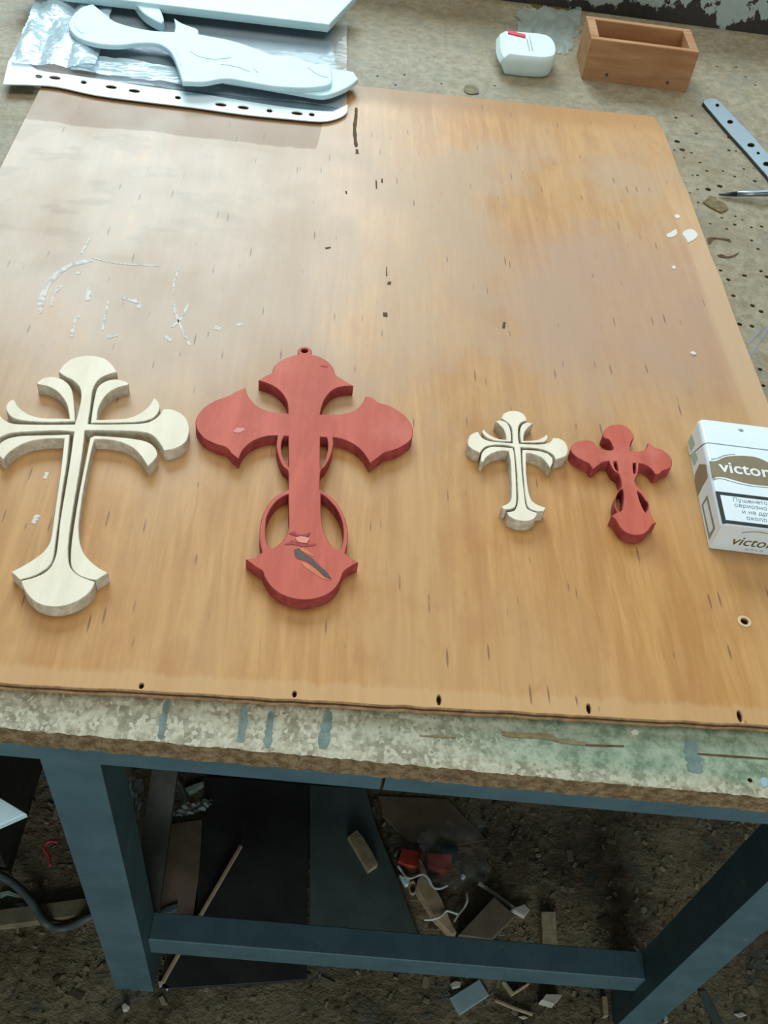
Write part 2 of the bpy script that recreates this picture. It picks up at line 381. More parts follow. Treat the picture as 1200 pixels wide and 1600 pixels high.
onchip('gash', crop([(365, 165), (390, 168), (520, 175), (540, 187), (630, 200), (632, 210), (560, 203), (500, 190), (400, 184), (370, 178)], 600, 1060, 2), BROWNST)['label'] = 'long brown gash torn in the chipboard face'
onchip('gash', crop([(110, 180), (180, 178), (225, 186), (180, 186)], 600, 1060, 2), BROWNST)
onchip('gash', crop([(630, 206), (750, 210), (750, 214), (640, 212)], 600, 1060, 2), DKSTAIN_SHADE)
onchip('gash', crop([(980, 234), (1100, 242), (1200, 250), (1200, 254), (1080, 246), (985, 238)], 600, 1060, 2), DKSTAIN_SHADE)
onchip('paint_spot', crop([(340, 255), (365, 240), (390, 252), (385, 272), (355, 278)], 900, 1080, 4), BONE)
onchip('paint_spot', crop([(1150, 560), (1165, 538), (1195, 545), (1195, 590), (1165, 600)], 900, 1080, 4), PBLUE)
onchip('glue_drip', crop([(690, 935), (745, 890), (790, 900), (800, 925), (850, 940), (885, 985), (830, 1018), (760, 985), (720, 960)], 960, 130, 5), GLUE, .0012)['label'] = 'brown dried glue drip'
onchip('glue_drip', [(726, 136), (738, 134), (747, 140), (748, 147), (735, 148), (726, 144)], GLUE, .0008)
onchip('glue_stain', crop([(300, 10), (420, 12), (470, 28), (440, 46), (330, 36)], 700, 0, 2.4), GLUE, .0002)
onchip('glue_ring', crop([(725, 1210), (775, 1205), (900, 1220), (915, 1245), (850, 1228), (780, 1222), (745, 1265), (730, 1245)], 960, 130, 5), DKSTAIN_SHADE, .0003)
onchip('glue_ring', crop([(800, 1345), (840, 1338), (880, 1355), (930, 1345), (965, 1325), (970, 1332), (930, 1360), (870, 1368), (820, 1360)], 960, 130, 5), DKSTAIN_SHADE, .0003)
for pts in [[(1000, 800), (1060, 740), (1120, 650), (1140, 690), (1060, 790), (1010, 830)], [(1030, 900), (1080, 820), (1150, 730), (1200, 640), (1200, 700), (1110, 830), (1050, 940)]]:
    onchip('pencil_smudge', crop(pts, 1000, 400, 6), GREYPR, .0002)

# ------------------------------------------------------------------ rear beam
beam = prism('steel_beam', [[Vector((BX0 - .3, .9135)), Vector((BX1 + .5, .9135)), Vector((BX1 + .5, .95)), Vector((BX0 - .3, .95))]], 0, ZC + .085, BEAM, bev=.003)
tag(beam, 'rusty steel beam with flaking pale paint along the back of the bench', 'steel beam')

# ------------------------------------------------------------------ plywood sheet
def FP(u, v): return Vector((u * math.cos(PHI) - v * math.sin(PHI), u * math.sin(PHI) + v * math.cos(PHI)))
PW, PD = .5525, .643
ply = empty('plywood_sheet', (.27, .33, ZC), 'orange varnished plywood sheet with worn pale middle and painted sheen lying on the bench', 'plywood')
def plywood():
    o = []
    for i in range(61): o.append(FP(PW * i / 60, 0) + Vector((0, random.uniform(-.0004, .0004) if 0 < i < 60 else 0)))
    for i in range(1, 20): o.append(FP(PW + random.uniform(-.0006, .0006), PD * i / 20))
    o += [FP(PW - .004, PD), FP(0, PD)]
    holes = []
    for x, y, r, ry in [(220.5, 1074, .0011, .0016), (460, 1087, .001, .0018), (686, 1099, .0011, .0030), (920, 1108, .0011, .0028), (1158, 1127, .0013, .0034), (1163, 971, .0022, .0022)]:
        q = at(x, y, ZP).to_2d(); nv = FP(0, 1) - FP(0, 0)
        dd = (q - FP(0, 0)).dot(nv)
        if dd < ry + .0013: q = q + nv * (ry + .0013 - dd)
        holes.append(circle(q, r, 10, ry))
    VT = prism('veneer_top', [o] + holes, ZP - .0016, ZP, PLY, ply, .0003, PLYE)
    prism('core_ply', [o] + holes, ZP - .0034, ZP - .0016, DKSTAIN_SHADE, ply)['label'] = 'middle ply darkened as the shadow line under the edge'  # core coloured dark to give the thin shadow below the pale edge
    prism('bottom_ply', [o] + holes, ZC, ZP - .0034, PLYE, ply)
    c = at(1163, 971, ZP)
    prism('hole_rim', [circle(c, .0038, 16), circle(c, .0023, 16)], ZP - .0002, ZP + .0003, BRASS, VT)['label'] = 'pale rim round the screw hole'
    D = []
    W1 = crop([(190, 1020), (195, 950), (230, 880), (280, 825), (340, 790), (430, 770)], 0, 150, 3)
    for pts, w in [(W1, .0042), (crop([(240, 985), (255, 930), (290, 890)], 0, 150, 3), .002), (crop([(410, 960), (420, 895)], 0, 150, 3), .003), (crop([(570, 945), (610, 955), (650, 970), (650, 995)], 0, 150, 3), .0032),
                   (crop([(430, 760), (550, 785), (700, 795), (750, 800)], 0, 150, 3), .0012), (crop([(480, 1100), (500, 1000), (510, 960)], 0, 150, 3), .0014), (crop([(335, 1130), (350, 1060), (375, 1030)], 0, 150, 3), .0022),
                   (crop([(810, 960), (830, 1040), (860, 1110), (890, 1170)], 0, 150, 3), .0018), (crop([(885, 975), (845, 1045), (805, 1085)], 0, 150, 3), .002), (crop([(810, 930), (820, 860), (850, 790)], 0, 150, 3), .0011),
                   (crop([(500, 1130), (530, 1125), (550, 1120)], 0, 150, 3), .003), (crop([(775, 1125), (800, 1150)], 0, 150, 3), .003), (crop([(380, 740), (420, 670)], 0, 150, 3), .0014), (crop([(1005, 1085), (1040, 1095)], 0, 150, 3), .004), (crop([(1110, 1075), (1135, 1070)], 0, 150, 3), .003), (crop([(360, 830), (378, 832)], 0, 150, 3), .003),
                   ([(52, 818), (60, 805)], .003), ([(70, 748), (74, 738)], .002)]:
        D.append(prism_data([stroke(pts, w, ZP)], ZP - .0002, ZP + .0002)[:2])
    V, Fc = join_data(D); o_ = mesh('paint_smears', V, Fc, SMEAR, VT); o_['label'] = 'white paint smears and scratches'; o_['kind'] = 'stuff'
    for pts in [[(405, 1185), (440, 1165), (480, 1140), (490, 1180), (450, 1205), (415, 1205)], [(530, 1175), (570, 1145), (620, 1150), (650, 1190), (620, 1225), (575, 1248), (555, 1215)], [(465, 1040), (490, 1025), (515, 1045), (490, 1060)], [(445, 1440), (465, 1425), (480, 1445), (465, 1455)]]:
        prism('paint_spot', [smooth(flat(crop(pts, 960, 130, 5), ZP), 3, 80)], ZP - .0002, ZP + .0004, WHITEP, VT)['label'] = 'white paint spot'
    c = at(1083, 553, ZP); prism('paint_drop', [circle(c, .0021, 12)], ZP - .0002, ZP + .001, WHITEP, VT, .0005)['label'] = 'round white paint drop'
    DK = []
    for pts, w in [(crop([(470, 115), (468, 160), (462, 210), (465, 260), (470, 300)], 400, 130, 3), .0032), (crop([(473, 310), (475, 332)], 400, 130, 3), .0030), (crop([(563, 455), (565, 495)], 400, 130, 3), .0011), (crop([(591, 448), (591, 468)], 400, 130, 3), .0014),
                   (crop([(622, 945), (628, 930)], 400, 130, 3), .0028), (crop([(605, 1075), (607, 1095)], 400, 130, 3), .0028), (crop([(612, 860), (613, 905)], 400, 130, 3), .0009), (crop([(325, 775), (350, 770)], 400, 130, 3), .0022), (crop([(422, 505), (424, 520)], 400, 130, 3), .0012), (crop([(1165, 1120), (1160, 1150)], 400, 130, 3), .0018)]:
        DK.append(prism_data([stroke(pts, w, ZP)], ZP - .0002, ZP + .0001)[:2])
    V, Fc = join_data(DK); o_ = mesh('grain_cracks', V, Fc, DKSTAIN_SHADE, VT); o_['label'] = 'dark cracks along the grain'; o_['kind'] = 'stuff'
plywood()

# ------------------------------------------------------------------ crosses
CT = .0080
ZT = ZP + CT
def cr(pts, ox, oy, s): return flat(crop(pts, ox, oy, s), ZT)
def mirror(P, a, b):
    d = (b - a).normalized(); return [a + 2 * d * (p - a).dot(d) - (p - a) for p in P]
def wooden(name, loops, mat, side, parent, k=4, ang=38, taper=0):
    return prism(name, [smooth(l, k, ang) for l in loops], ZP, ZT, mat, parent, .00035, side)
def big_cream():
    b = (0, 530, 3.5556)
    ax0, ax1 = cr([(488, 90), (320, 1485)], *b)
    top = [(325, 182), (345, 150), (390, 112), (440, 96), (490, 90), (540, 94), (590, 112), (630, 150), (650, 182), (600, 196), (560, 215), (535, 240), (518, 275), (510, 310), (500, 390), (488, 470)]
    arm = [(560, 472), (700, 470), (800, 465), (850, 448), (885, 420), (905, 388), (950, 388), (1000, 408), (1035, 440), (1050, 480), (1050, 520), (1035, 565), (1000, 595), (955, 612), (910, 618), (895, 590), (870, 555), (840, 530), (800, 517), (720, 510), (560, 506)]
    low = [(472, 506), (455, 650), (430, 800), (405, 950), (385, 1090), (378, 1180), (385, 1250), (410, 1290), (450, 1318), (528, 1347), (510, 1390), (470, 1430), (420, 1460), (360, 1480), (300, 1487), (240, 1478), (190, 1455), (150, 1415), (125, 1370), (118, 1340), (180, 1325), (240, 1300), (280, 1265), (305, 1215), (318, 1150), (335, 1000), (360, 850), (385, 700), (411, 514)]
    armW = cr(arm, *b)
    left = mirror(armW, ax0, ax1)[::-1]
    end = [(415, 472), (440, 380), (450, 320), (445, 275), (425, 245), (395, 222), (360, 205)]
    loop = cr(top, *b) + armW + cr(low, *b) + left + cr(end, *b)
    t = empty('large_cream_cross', (*at(124, 668, ZP).to_2d(), ZP), 'large cream unpainted wooden cross with scrolled arms at the left edge of the board', 'cross')
    wooden('inner_cross', [loop], CREAM, CREAMS, t)
    TL = [(203, 242), (235, 218), (280, 207), (320, 213), (355, 228), (385, 255), (402, 290), (410, 340), (415, 400), (418, 456), (300, 460), (200, 458), (120, 450), (70, 435), (40, 405), (32, 375), (50, 345), (78, 332), (95, 365), (130, 400), (180, 425), (240, 437), (320, 439), (386, 441), (375, 375), (350, 325), (310, 284), (260, 260), (210, 251)]
    TR = [(715, 243), (680, 228), (640, 222), (600, 228), (565, 245), (540, 270), (528, 310), (515, 380), (503, 465), (650, 464), (760, 460), (820, 450), (860, 430), (885, 395), (888, 365), (875, 340), (852, 322), (835, 360), (800, 395), (750, 425), (690, 440), (600, 445), (538, 447), (545, 390), (565, 345), (600, 300), (650, 270), (712, 254)]
    BR = [(525, 535), (600, 539), (700, 547), (780, 559), (825, 573), (855, 595), (872, 625), (870, 655), (822, 708), (805, 680), (780, 645), (740, 605), (680, 575), (600, 558), (527, 556), (515, 590), (490, 700), (460, 860), (440, 1000), (438, 1070), (445, 1130), (465, 1185), (500, 1230), (550, 1270), (602, 1298), (538, 1338), (500, 1334), (450, 1318), (415, 1293), (395, 1258), (392, 1200), (398, 1120), (415, 1000), (440, 850), (470, 700), (500, 548)]
    BL = [(388, 528), (300, 531), (200, 533), (110, 537), (40, 552), (0, 578), (-18, 610), (-12, 640), (20, 668), (35, 645), (60, 622), (110, 590), (170, 567), (250, 554), (356, 551), (350, 620), (330, 780), (305, 950), (290, 1060), (275, 1130), (240, 1180), (190, 1220), (120, 1262), (60, 1292), (110, 1337), (180, 1318), (235, 1290), (278, 1255), (298, 1205), (308, 1130), (326, 1000), (345, 850), (370, 700)]
    for p in (TL, TR, BR, BL): wooden('corner_scroll', [cr(p, *b)], CREAM, CREAMS, t)
big_cream()
def big_red():
    b = (290, 530, 3.2432)
    L = [(571, 76), (569, 55), (583, 41), (603, 37), (625, 41), (639, 57), (637, 76), (680, 88), (720, 112), (748, 145), (762, 180), (800, 205), (850, 236), (790, 240), (745, 258), (710, 295), (690, 340), (682, 381), (770, 380), (830, 370), (870, 350), (898, 320), (912, 288), (945, 295), (975, 318), (1030, 335), (1080, 362), (1120, 395), (1145, 435), (1152, 470), (1145, 505), (1110, 535), (1060, 560), (1010, 573), (985, 592), (935, 628), (905, 580), (870, 545), (820, 515), (770, 500), (748, 497), (748, 540), (735, 590), (710, 640), (683, 672), (681, 762), (740, 800), (780, 850), (808, 910), (822, 970), (822, 1020), (808, 1084), (830, 1102), (875, 1131), (840, 1150), (800, 1180), (780, 1230), (745, 1275), (690, 1305), (620, 1320), (550, 1315), (480, 1290), (430, 1250), (400, 1205), (388, 1173), (350, 1150), (305, 1115), (350, 1105), (388, 1080), (377, 1030), (375, 980), (385, 910), (410, 850), (450, 800), (520, 762), (520, 672), (490, 640), (470, 590), (460, 540), (466, 488), (420, 490), (370, 503), (320, 530), (285, 570), (269, 608), (235, 580), (205, 548), (150, 530), (95, 502), (60, 460), (50, 420), (62, 385), (95, 345), (150, 310), (220, 285), (260, 262), (302, 245), (308, 268), (325, 300), (360, 335), (410, 360), (470, 372), (520, 376), (515, 320), (490, 275), (450, 240), (410, 222), (370, 208), (400, 188), (437, 170), (450, 135), (480, 110), (520, 90)]
    eye = [(603 + 17 * math.cos(a * .5236), 58 + 10.5 * math.sin(a * .5236)) for a in range(12)]
    H = [eye, [(521, 490), (500, 490), (487, 520), (485, 560), (495, 600), (521, 645)], [(682, 495), (715, 497), (722, 530), (718, 570), (705, 615), (682, 655)],
         [(521, 785), (480, 805), (440, 845), (412, 900), (405, 960), (408, 1020), (425, 1058), (460, 1050), (500, 1010), (522, 955), (522, 880)], [(686, 783), (720, 808), (765, 860), (792, 920), (800, 980), (796, 1030), (785, 1060), (755, 1065), (715, 1010), (695, 950), (686, 880)]]
    t = empty('large_red_cross', (*at(475, 680, ZP).to_2d(), ZP), 'large red stained wooden cross with hanging eyelet and a dark gouge near its foot', 'cross')
    o = wooden('cross_body', [cr(L, *b)] + [cr(h, *b) for h in H], RED, REDS, t)
    zz = ZT
    def deco(name, pts, mat, lab, h=.0003):
        prism(name, [smooth(flat(crop(pts, *b), zz), 3, 70)], zz - .0003, zz + h, mat, o)['label'] = lab
    deco('gouge', [(548, 1068), (575, 1060), (600, 1085), (640, 1110), (680, 1150), (715, 1180), (740, 1218), (700, 1198), (660, 1160), (610, 1125), (560, 1110)], plain('charred_groove', (.12, .085, .08), .8), 'dark burnt gouge', .0002)
    deco('raw_edge', [(585, 1128), (620, 1140), (660, 1170), (700, 1205), (735, 1222), (690, 1212), (640, 1180), (600, 1150)], plain('raw_orange_wood', (.62, .20, .09), .7), 'raw orange wood beside the gouge', .0002)
    deco('raw_edge', [(560, 1056), (600, 1062), (640, 1088), (650, 1102), (610, 1085)], bpy.data.materials['raw_orange_wood'], 'raw orange wood beside the gouge', .0002)
    deco('chip_mark', [(522, 985), (550, 976), (565, 988), (600, 992), (632, 980), (620, 1002), (585, 1006), (560, 998)], REDS, 'chipped dent across the stem', .0004)
    deco('chip_mark', [(500, 1042), (540, 1018), (560, 1030), (600, 1042), (660, 1034), (655, 1044), (600, 1052), (550, 1042)], REDS, 'chipped dent across the stem', .0003)
    deco('splinter', [(555, 1008), (590, 1003), (628, 1012), (615, 1036), (570, 1030)], plain('pale_red_splinter', (.66, .24, .18), .6), 'pale lifted splinter', .0007)
    deco('chip_mark', [(680, 138), (700, 132), (722, 142), (700, 140)], REDS, 'small nick in the top lobe', .0002)
    deco('scuff', [(240, 468), (262, 450), (295, 452), (300, 462), (265, 475)], plain('pale_red_scuff', (.62, .27, .21), .6), 'pale scuff on the left arm', .0002)
big_red()
def small_cream():
    b = (700, 620, 3.3333)
    C = [(277, 112), (290, 87), (320, 74), (350, 72), (385, 83), (405, 103), (412, 124), (385, 132), (370, 150), (366, 180), (368, 225), (373, 244), (430, 246), (480, 246), (520, 240), (538, 230), (546, 213), (580, 215), (610, 235), (625, 268), (620, 300), (600, 315), (560, 327), (550, 305), (520, 285), (470, 270), (378, 262), (381, 300), (385, 380), (395, 480), (405, 560), (415, 583), (440, 595), (466, 603), (460, 622), (440, 640), (400, 648), (350, 640), (315, 620), (306, 600), (335, 595), (352, 582), (364, 540), (362, 450), (355, 350), (345, 262), (300, 252), (250, 250), (210, 255), (185, 268), (166, 292), (130, 275), (105, 255), (102, 230), (115, 200), (140, 185), (158, 181), (172, 206), (195, 222), (235, 232), (337, 240), (335, 180), (327, 152), (308, 132)]
    t = empty('small_cream_cross', (*at(808, 697, ZP).to_2d(), ZP), 'small cream unpainted wooden cross with scrolled arms beside the small red one', 'cross')
    wooden('inner_cross', [cr(C, *b)], CREAM, CREAMS, t)
    TL = [(247, 126), (275, 120), (303, 131), (320, 155), (328, 190), (331, 233), (260, 230), (215, 218), (188, 200), (177, 180), (186, 167), (200, 185), (230, 205), (265, 218), (303, 223), (302, 205), (290, 170), (268, 145)]
    TR = [(445, 138), (410, 132), (388, 143), (377, 165), (376, 205), (381, 238), (470, 238), (503, 233), (520, 215), (517, 193), (490, 213), (455, 225), (394, 228), (395, 200), (405, 175), (425, 153)]
    BR = [(395, 275), (470, 280), (520, 294), (545, 318), (545, 345), (531, 372), (515, 345), (485, 315), (440, 298), (408, 293), (407, 340), (409, 400), (418, 480), (435, 535), (465, 560), (511, 577), (500, 595), (465, 597), (430, 587), (413, 568), (403, 520), (393, 420), (387, 320), (387, 278)]
    BL = [(337, 266), (250, 258), (215, 262), (190, 275), (174, 300), (170, 333), (184, 341), (200, 315), (235, 292), (280, 281), (315, 283), (324, 330), (329, 400), (331, 500), (322, 545), (278, 572), (290, 586), (325, 585), (350, 574), (358, 540), (355, 430), (346, 300)]
    for p in (TL, TR, BR, BL): wooden('corner_scroll', [cr(p, *b)], CREAM, CREAMS, t)
small_cream()
def small_red():
    b = (860, 640, 6)
    L = [(508, 266), (492, 240), (502, 205), (530, 168), (580, 142), (640, 137), (700, 150), (750, 190), (778, 235), (784, 266), (765, 290), (751, 320), (748, 350), (755, 388), (820, 392), (880, 377), (905, 350), (914, 312), (940, 320), (970, 350), (1040, 370), (1100, 410), (1136, 460), (1140, 520), (1118, 550), (1050, 575), (1022, 603), (985, 607), (950, 560), (900, 522), (850, 506), (830, 505), (828, 550), (815, 610), (796, 648), (795, 685), (820, 725), (860, 760), (900, 820), (925, 880), (928, 950), (945, 995), (992, 1060), (950, 1085), (920, 1130), (880, 1162), (820, 1177), (740, 1165), (680, 1130), (640, 1080), (612, 1030), (570, 1000), (600, 977), (625, 960), (606, 925), (600, 870), (615, 800), (640, 755), (668, 722), (666, 690), (657, 645), (640, 600), (600, 575), (570, 530), (551, 482), (500, 490), (450, 520), (408, 556), (390, 545), (360, 505), (300, 475), (240, 440), (200, 400), (190, 365), (205, 330), (250, 300), (320, 285), (375, 288), (412, 305), (430, 335), (460, 360), (510, 375), (560, 380), (587, 376), (590, 355), (570, 310), (545, 278)]
    H = [[(595, 485), (620, 485), (630, 530), (636, 582), (612, 558), (598, 522)], [(775, 500), (800, 500), (802, 560), (797, 600), (782, 598), (776, 550)], [(678, 745), (645, 757), (620, 800), (613, 870), (625, 930), (650, 957), (670, 940), (684, 880), (688, 800)], [(816, 763), (850, 790), (890, 850), (915, 880), (912, 930), (895, 965), (870, 930), (840, 860), (822, 800)]]
    t = empty('small_red_cross', (*at(972, 730, ZP).to_2d(), ZP), 'small red stained wooden cross with uneven lobes left of the cigarette packet', 'cross')
    wooden('cross_body', [cr(L, *b)] + [cr(h, *b) for h in H], RED, REDS, t, 4, 45)
small_red()

# ------------------------------------------------------------------ cigarette packet
def packet():
    PX, PY, PA, PL, PWD, PH = .47564, .13447, -.020126, .088, .0555, .022
    U = Vector((math.cos(PA), math.sin(PA), 0)); Vv = Vector((-math.sin(PA), math.cos(PA), 0)); Z = Vector((0, 0, 1)); O = Vector((PX, PY, ZP))
    def P(u, v, w): return O + U * u + Vv * v + Z * w
    def uv(px, py): d = at(px, py, ZP + PH) - O; return Vector((d.dot(U), d.dot(Vv)))
    def vw(px, py): d = atp(px, py, O, U) - O; return Vector((d.dot(Vv), d.z))
    def uw(px, py): d = atp(px, py, O, Vv) - O; return Vector((d.dot(U), d.z))
    t = empty('cigarette_packet', P(PWD / 2, PL / 2, 0), 'white cigarette packet with bronze band lying on the board at the right edge', 'cigarette packet')
    r = .0032
    def sect(g=0.0):
        q = []
        for cx, cw, a0 in ((PWD - r, r * .35, -90), (PWD - r, PH - r, 0), (r, PH - r, 90), (r, r * .35, 180)):
            rr = r if cw > r else r * .35
            cx2 = (PWD - rr if cx > r else rr)
            for k in range(6):
                a = math.radians(a0 + 18 * k); q.append(Vector((cx2 + rr * math.cos(a), cw + rr * math.sin(a))))
        return [Vector((min(max(p.x, g), PWD - g), min(max(p.y, g), PH - g))) if g > 0 else p for p in q]
    sf = uv(1100, 691).y; sb = vw(1079, 709).x
    def seam(w): return sb + (sf - sb) * min(1, max(0, w / (PH - .002)))
    def loft(name, rows, parent, mt=None):
        V, Fc = [], []; n = len(rows[0])
        for rw in rows: V += [P(*p) for p in rw]
        for a in range(len(rows) - 1):
            for i in range(n): Fc.append((a * n + i, a * n + (i + 1) % n, (a + 1) * n + (i + 1) % n, (a + 1) * n + i))
        Fc.append(tuple(range(n))); Fc.append(tuple(range((len(rows) - 1) * n, len(rows) * n)))
        return mesh(name, V, Fc, mt or CARD, parent)
    def row(s, v, ins=0):
        return [(PWD / 2 + (p.x - PWD / 2) * (1 - ins / (PWD / 2)), v if not callable(v) else v(p.y), PH / 2 + (p.y - PH / 2) * (1 - ins / (PH / 2))) for p in s]
    s = sect()
    carton = loft('carton', [row(s, 0, .0006), row(s, .0006), row(s, lambda w: seam(w) - .0005)], t)
    loft('inner_collar', [row(s, lambda w: seam(w) - .003, .0006), row(s, lambda w: seam(w) + .003, .0006)], t, GREYPR)
    lid = loft('lid', [row(s, lambda w: seam(w) + .0004, -.0001), row(s, PL - .0035, -.0001), row(s, PL - .0015, .0005), row(s, PL - .0004, .0016), row(s, PL, .003)], t)
    # flat print, laid on the faces
    def patch(name, pts, mapf, nrm, mat, parent=carton, h=.00012, holes=(), lab=None):
        loops = [pts] + list(holes)
        V3 = [mapf(p) for l in loops for p in l]
        tri = tessellate_polygon([[Vector((p.x, p.y, 0)) for p in l] for l in loops])
        V = [v + nrm * h for v in V3]; n = len(V)
        V += [v - nrm * .0002 for v in V3]; Fc = [tuple(q) for q in tri] + [tuple(i + n for i in q) for q in tri]
        s0 = 0
        for l in loops:
            k = len(l)
            for i in range(k): j = (i + 1) % k; Fc.append((s0 + i, s0 + j, n + s0 + j, n + s0 + i))
            s0 += k
        o = mesh(name, V, Fc, mat, parent)
        if lab: o['label'] = lab
        return o
    top = lambda p: P(p.x, p.y, PH); end = lambda p: P(p.x, 0, p.y); sd = lambda p: P(0, p.x, p.y)
    c6 = lambda pts: [uv(*q) for q in crop(pts, 1060, 640, 8.5714)]
    bup = [(415, 690), (470, 692), (520, 685), (600, 645), (700, 625), (850, 620), (1000, 632), (1100, 662), (1200, 708), (1330, 770), (1450, 815), (1500, 815)]
    blo = [(1530, 1065), (1460, 1060), (1330, 1045), (1190, 1022), (1050, 1010), (900, 985), (750, 945), (640, 912), (560, 900), (470, 903), (450, 905)]
    bb = c6(bup + blo); bb[len(bup) - 1].x = bb[len(bup)].x = PWD - .0033
    patch('bronze_band', smooth(bb, 3, 60), top, Z, GOLD, lab='bronze band with a curved outline')
    def line(pts, w, mapf, nrm, mat, conv, name='print_line'):
        q = smooth(conv(pts), 3, 120, False); n = len(q); l, r_ = [], []
        for i in range(n):
            d = (q[min(i + 1, n - 1)] - q[max(i - 1, 0)]).normalized(); sN = Vector((-d.y, d.x)) * w / 2; l.append(q[i] + sN); r_.append(q[i] - sN)
        return patch(name, l + r_[::-1], mapf, nrm, mat)
    line([(440, 664), (520, 655), (600, 620), (700, 603), (760, 602)], .0005, top, Z, GREYPR, c6)
    line([(470, 930), (560, 925), (650, 945), (750, 975), (850, 1000), (1000, 1028), (1200, 1045)], .0005, top, Z, GREYPR, c6)
    c8 = lambda pts: [uv(*q) for q in crop(pts, 1080, 740, 10)]
    a0 = c8([(385, 275)])[0]; a1 = c8([(480, 770)])[0]; i0 = c8([(450, 330)])[0]; i1 = c8([(540, 725)])[0]
    ul = (a0.x + a1.x) / 2; il = (i0.x + i1.x) / 2; vb, vt, ib, it = a1.y, a0.y, i1.y, i0.y; ur = PWD - ul; ir = PWD - il
    R = lambda x0, x1, y0, y1: [Vector((x0, y0)), Vector((x1, y0)), Vector((x1, y1)), Vector((x0, y1))]
    patch('warning_frame', R(ul, ur, vb, vt), top, Z, BLACK, holes=[R(il, ir, ib, it)], lab='black frame round the health warning')
    def text(s_, size, fn, nrm, mat, name, bold=0.0, align='LEFT', shear=0.0, sx=1.0, lab=None):
        cu = bpy.data.curves.new('txt', 'FONT'); cu.body = s_.replace('н', 'п'); cu.size = 1.0; cu.align_x = align; cu.offset = bold / size; cu.shear = shear; cu.resolution_u = 3
        ob = bpy.data.objects.new('txt', cu); COL.objects.link(ob); dg = bpy.context.evaluated_depsgraph_get()
        me = bpy.data.meshes.new_from_object(ob.evaluated_get(dg)); bpy.data.objects.remove(ob); bpy.data.curves.remove(cu)
        XY = [(v.co.x, v.co.y) for v in me.vertices]
        V = [fn(v.co.x * size * sx, v.co.y * size) + nrm * (.0001 if bold < .00015 else .0002) for v in me.vertices]; Fc = [tuple(p.vertices) for p in me.polygons]; bpy.data.meshes.remove(me)
        # the font draws this letter as three crossing bars, so build it by hand in the place of a like-sized one
        if 'н' in s_:
            par = list(range(len(V)))
            def fd(i):
                while par[i] != i: i = par[i]
                return i
            for f in Fc:
                for q in f[1:]: par[fd(q)] = fd(f[0])
            isl = {}
            for i in range(len(V)): isl.setdefault(fd(i), []).append(i)
            isl = sorted(isl.values(), key=lambda g: min(XY[i][0] for i in g)); cs = [c for c in s_ if c != ' ']
            bad = {i for g, c in zip(isl, cs) if c == 'н' for i in g}
            Fc = [f for f in Fc if f[0] not in bad]
            for g, c in zip(isl, cs):
                if c == 'н':
                    x0 = min(XY[i][0] for i in g)
                    for a_, b_, c_, d_ in ((0, .088, 0, .542), (.346, .434, 0, .542), (.088, .346, .235, .315)):
                        k0 = len(V)
                        for xx, yy in ((a_, c_), (b_, c_), (b_, d_), (a_, d_)): V.append(fn((x0 + xx) * size * sx, yy * size) + nrm * .0001)
                        Fc.append((k0, k0 + 1, k0 + 2, k0 + 3))
        n = len(V)
        o = mesh(name, V, Fc, mat, carton)
        if lab: o['label'] = lab
        return o
    # brand word on the band
    p0 = c6([(560, 830)])[0]; p1 = c6([(1195, 872)])[0]; dx = Vector((1, 0))
    hx = (c6([(640, 725)])[0] - c6([(650, 835)])[0]).length
    text('victory', hx / .54, lambda x, y: P(p0.x + x, p0.y + y, PH), Z, WTXT, 'brand_word', .0002, sx=.98, lab='white word victory')
    # warning text
    for k, (ln, (cx, cy)) in enumerate(zip(['Пушенето вреди', 'сериозно на вас', 'и на другите', 'около вас'], [(650, 430), (675, 515), (795, 620), (865, 720)])):
        q = c8([(cx, cy)])[0]
        text(ln, .0042, lambda x, y, q=q: P(q.x + x, q.y + y, PH), Z, INK, 'warning_line', .0, lab='dark line of the health warning')
    # end face
    e8 = lambda pts: [uw(*q) for q in crop(pts, 1080, 740, 10)]
    q0 = e8([(600, 1098)])[0]; q1 = e8([(1030, 1120)])[0]; hh = abs((e8([(585, 985)])[0] - e8([(640, 1095)])[0]).y)
    text('victory', hh / .54, lambda x, y: P(q0.x + x, 0, q0.y + y), -Vv, BROWNINK, 'brand_word', .00008, shear=.12, sx=1.0, lab='brown word victory on the end face')
    g0 = e8([(830, 1190)])[0]; text('G O L D', .0020, lambda x, y: P(g0.x + x * 1.5, 0, g0.y + y), -Vv, GREYPR, 'small_word', lab='small grey word under the brand')
    line([(790, 922), (900, 912), (1050, 912), (1200, 938), (1330, 960)], .0005, end, -Vv, GOLD, e8)
    # left side face
    s8 = lambda pts: [vw(*q) for q in crop(pts, 1080, 740, 10)]; s6 = lambda pts: [vw(*q) for q in crop(pts, 1060, 640, 8.5714)]
    so = s8([(165, 490), (255, 330), (375, 850), (280, 1030)]); si = s8([(188, 490), (243, 400), (345, 850), (285, 945)])
    patch('side_frame', so, sd, -U, GREYPR, holes=[si], lab='grey frame on the side face')
    patch('side_band', s8([(105, 350), (60, 130), (60, 10), (130, -150), (235, -140), (260, 60), (180, 190)]), sd, -U, GOLD, lab='bronze band carried round the side')
    for pa_, pts in zip((lid, carton), ([(125, 440), (180, 320), (225, 470), (170, 575)], [(165, 630), (235, 570), (265, 650), (210, 755)])): patch('green_strip', s6(pts), sd, -U, GREENPR, pa_, lab='pale green strip')
    patch('cut_window', smooth(c6([(790, 262), (850, 262), (875, 285), (860, 302), (830, 300), (805, 275)]), 2, 60), top, Z, GREYPR, lid, lab='small torn mark on the lid')
packet()

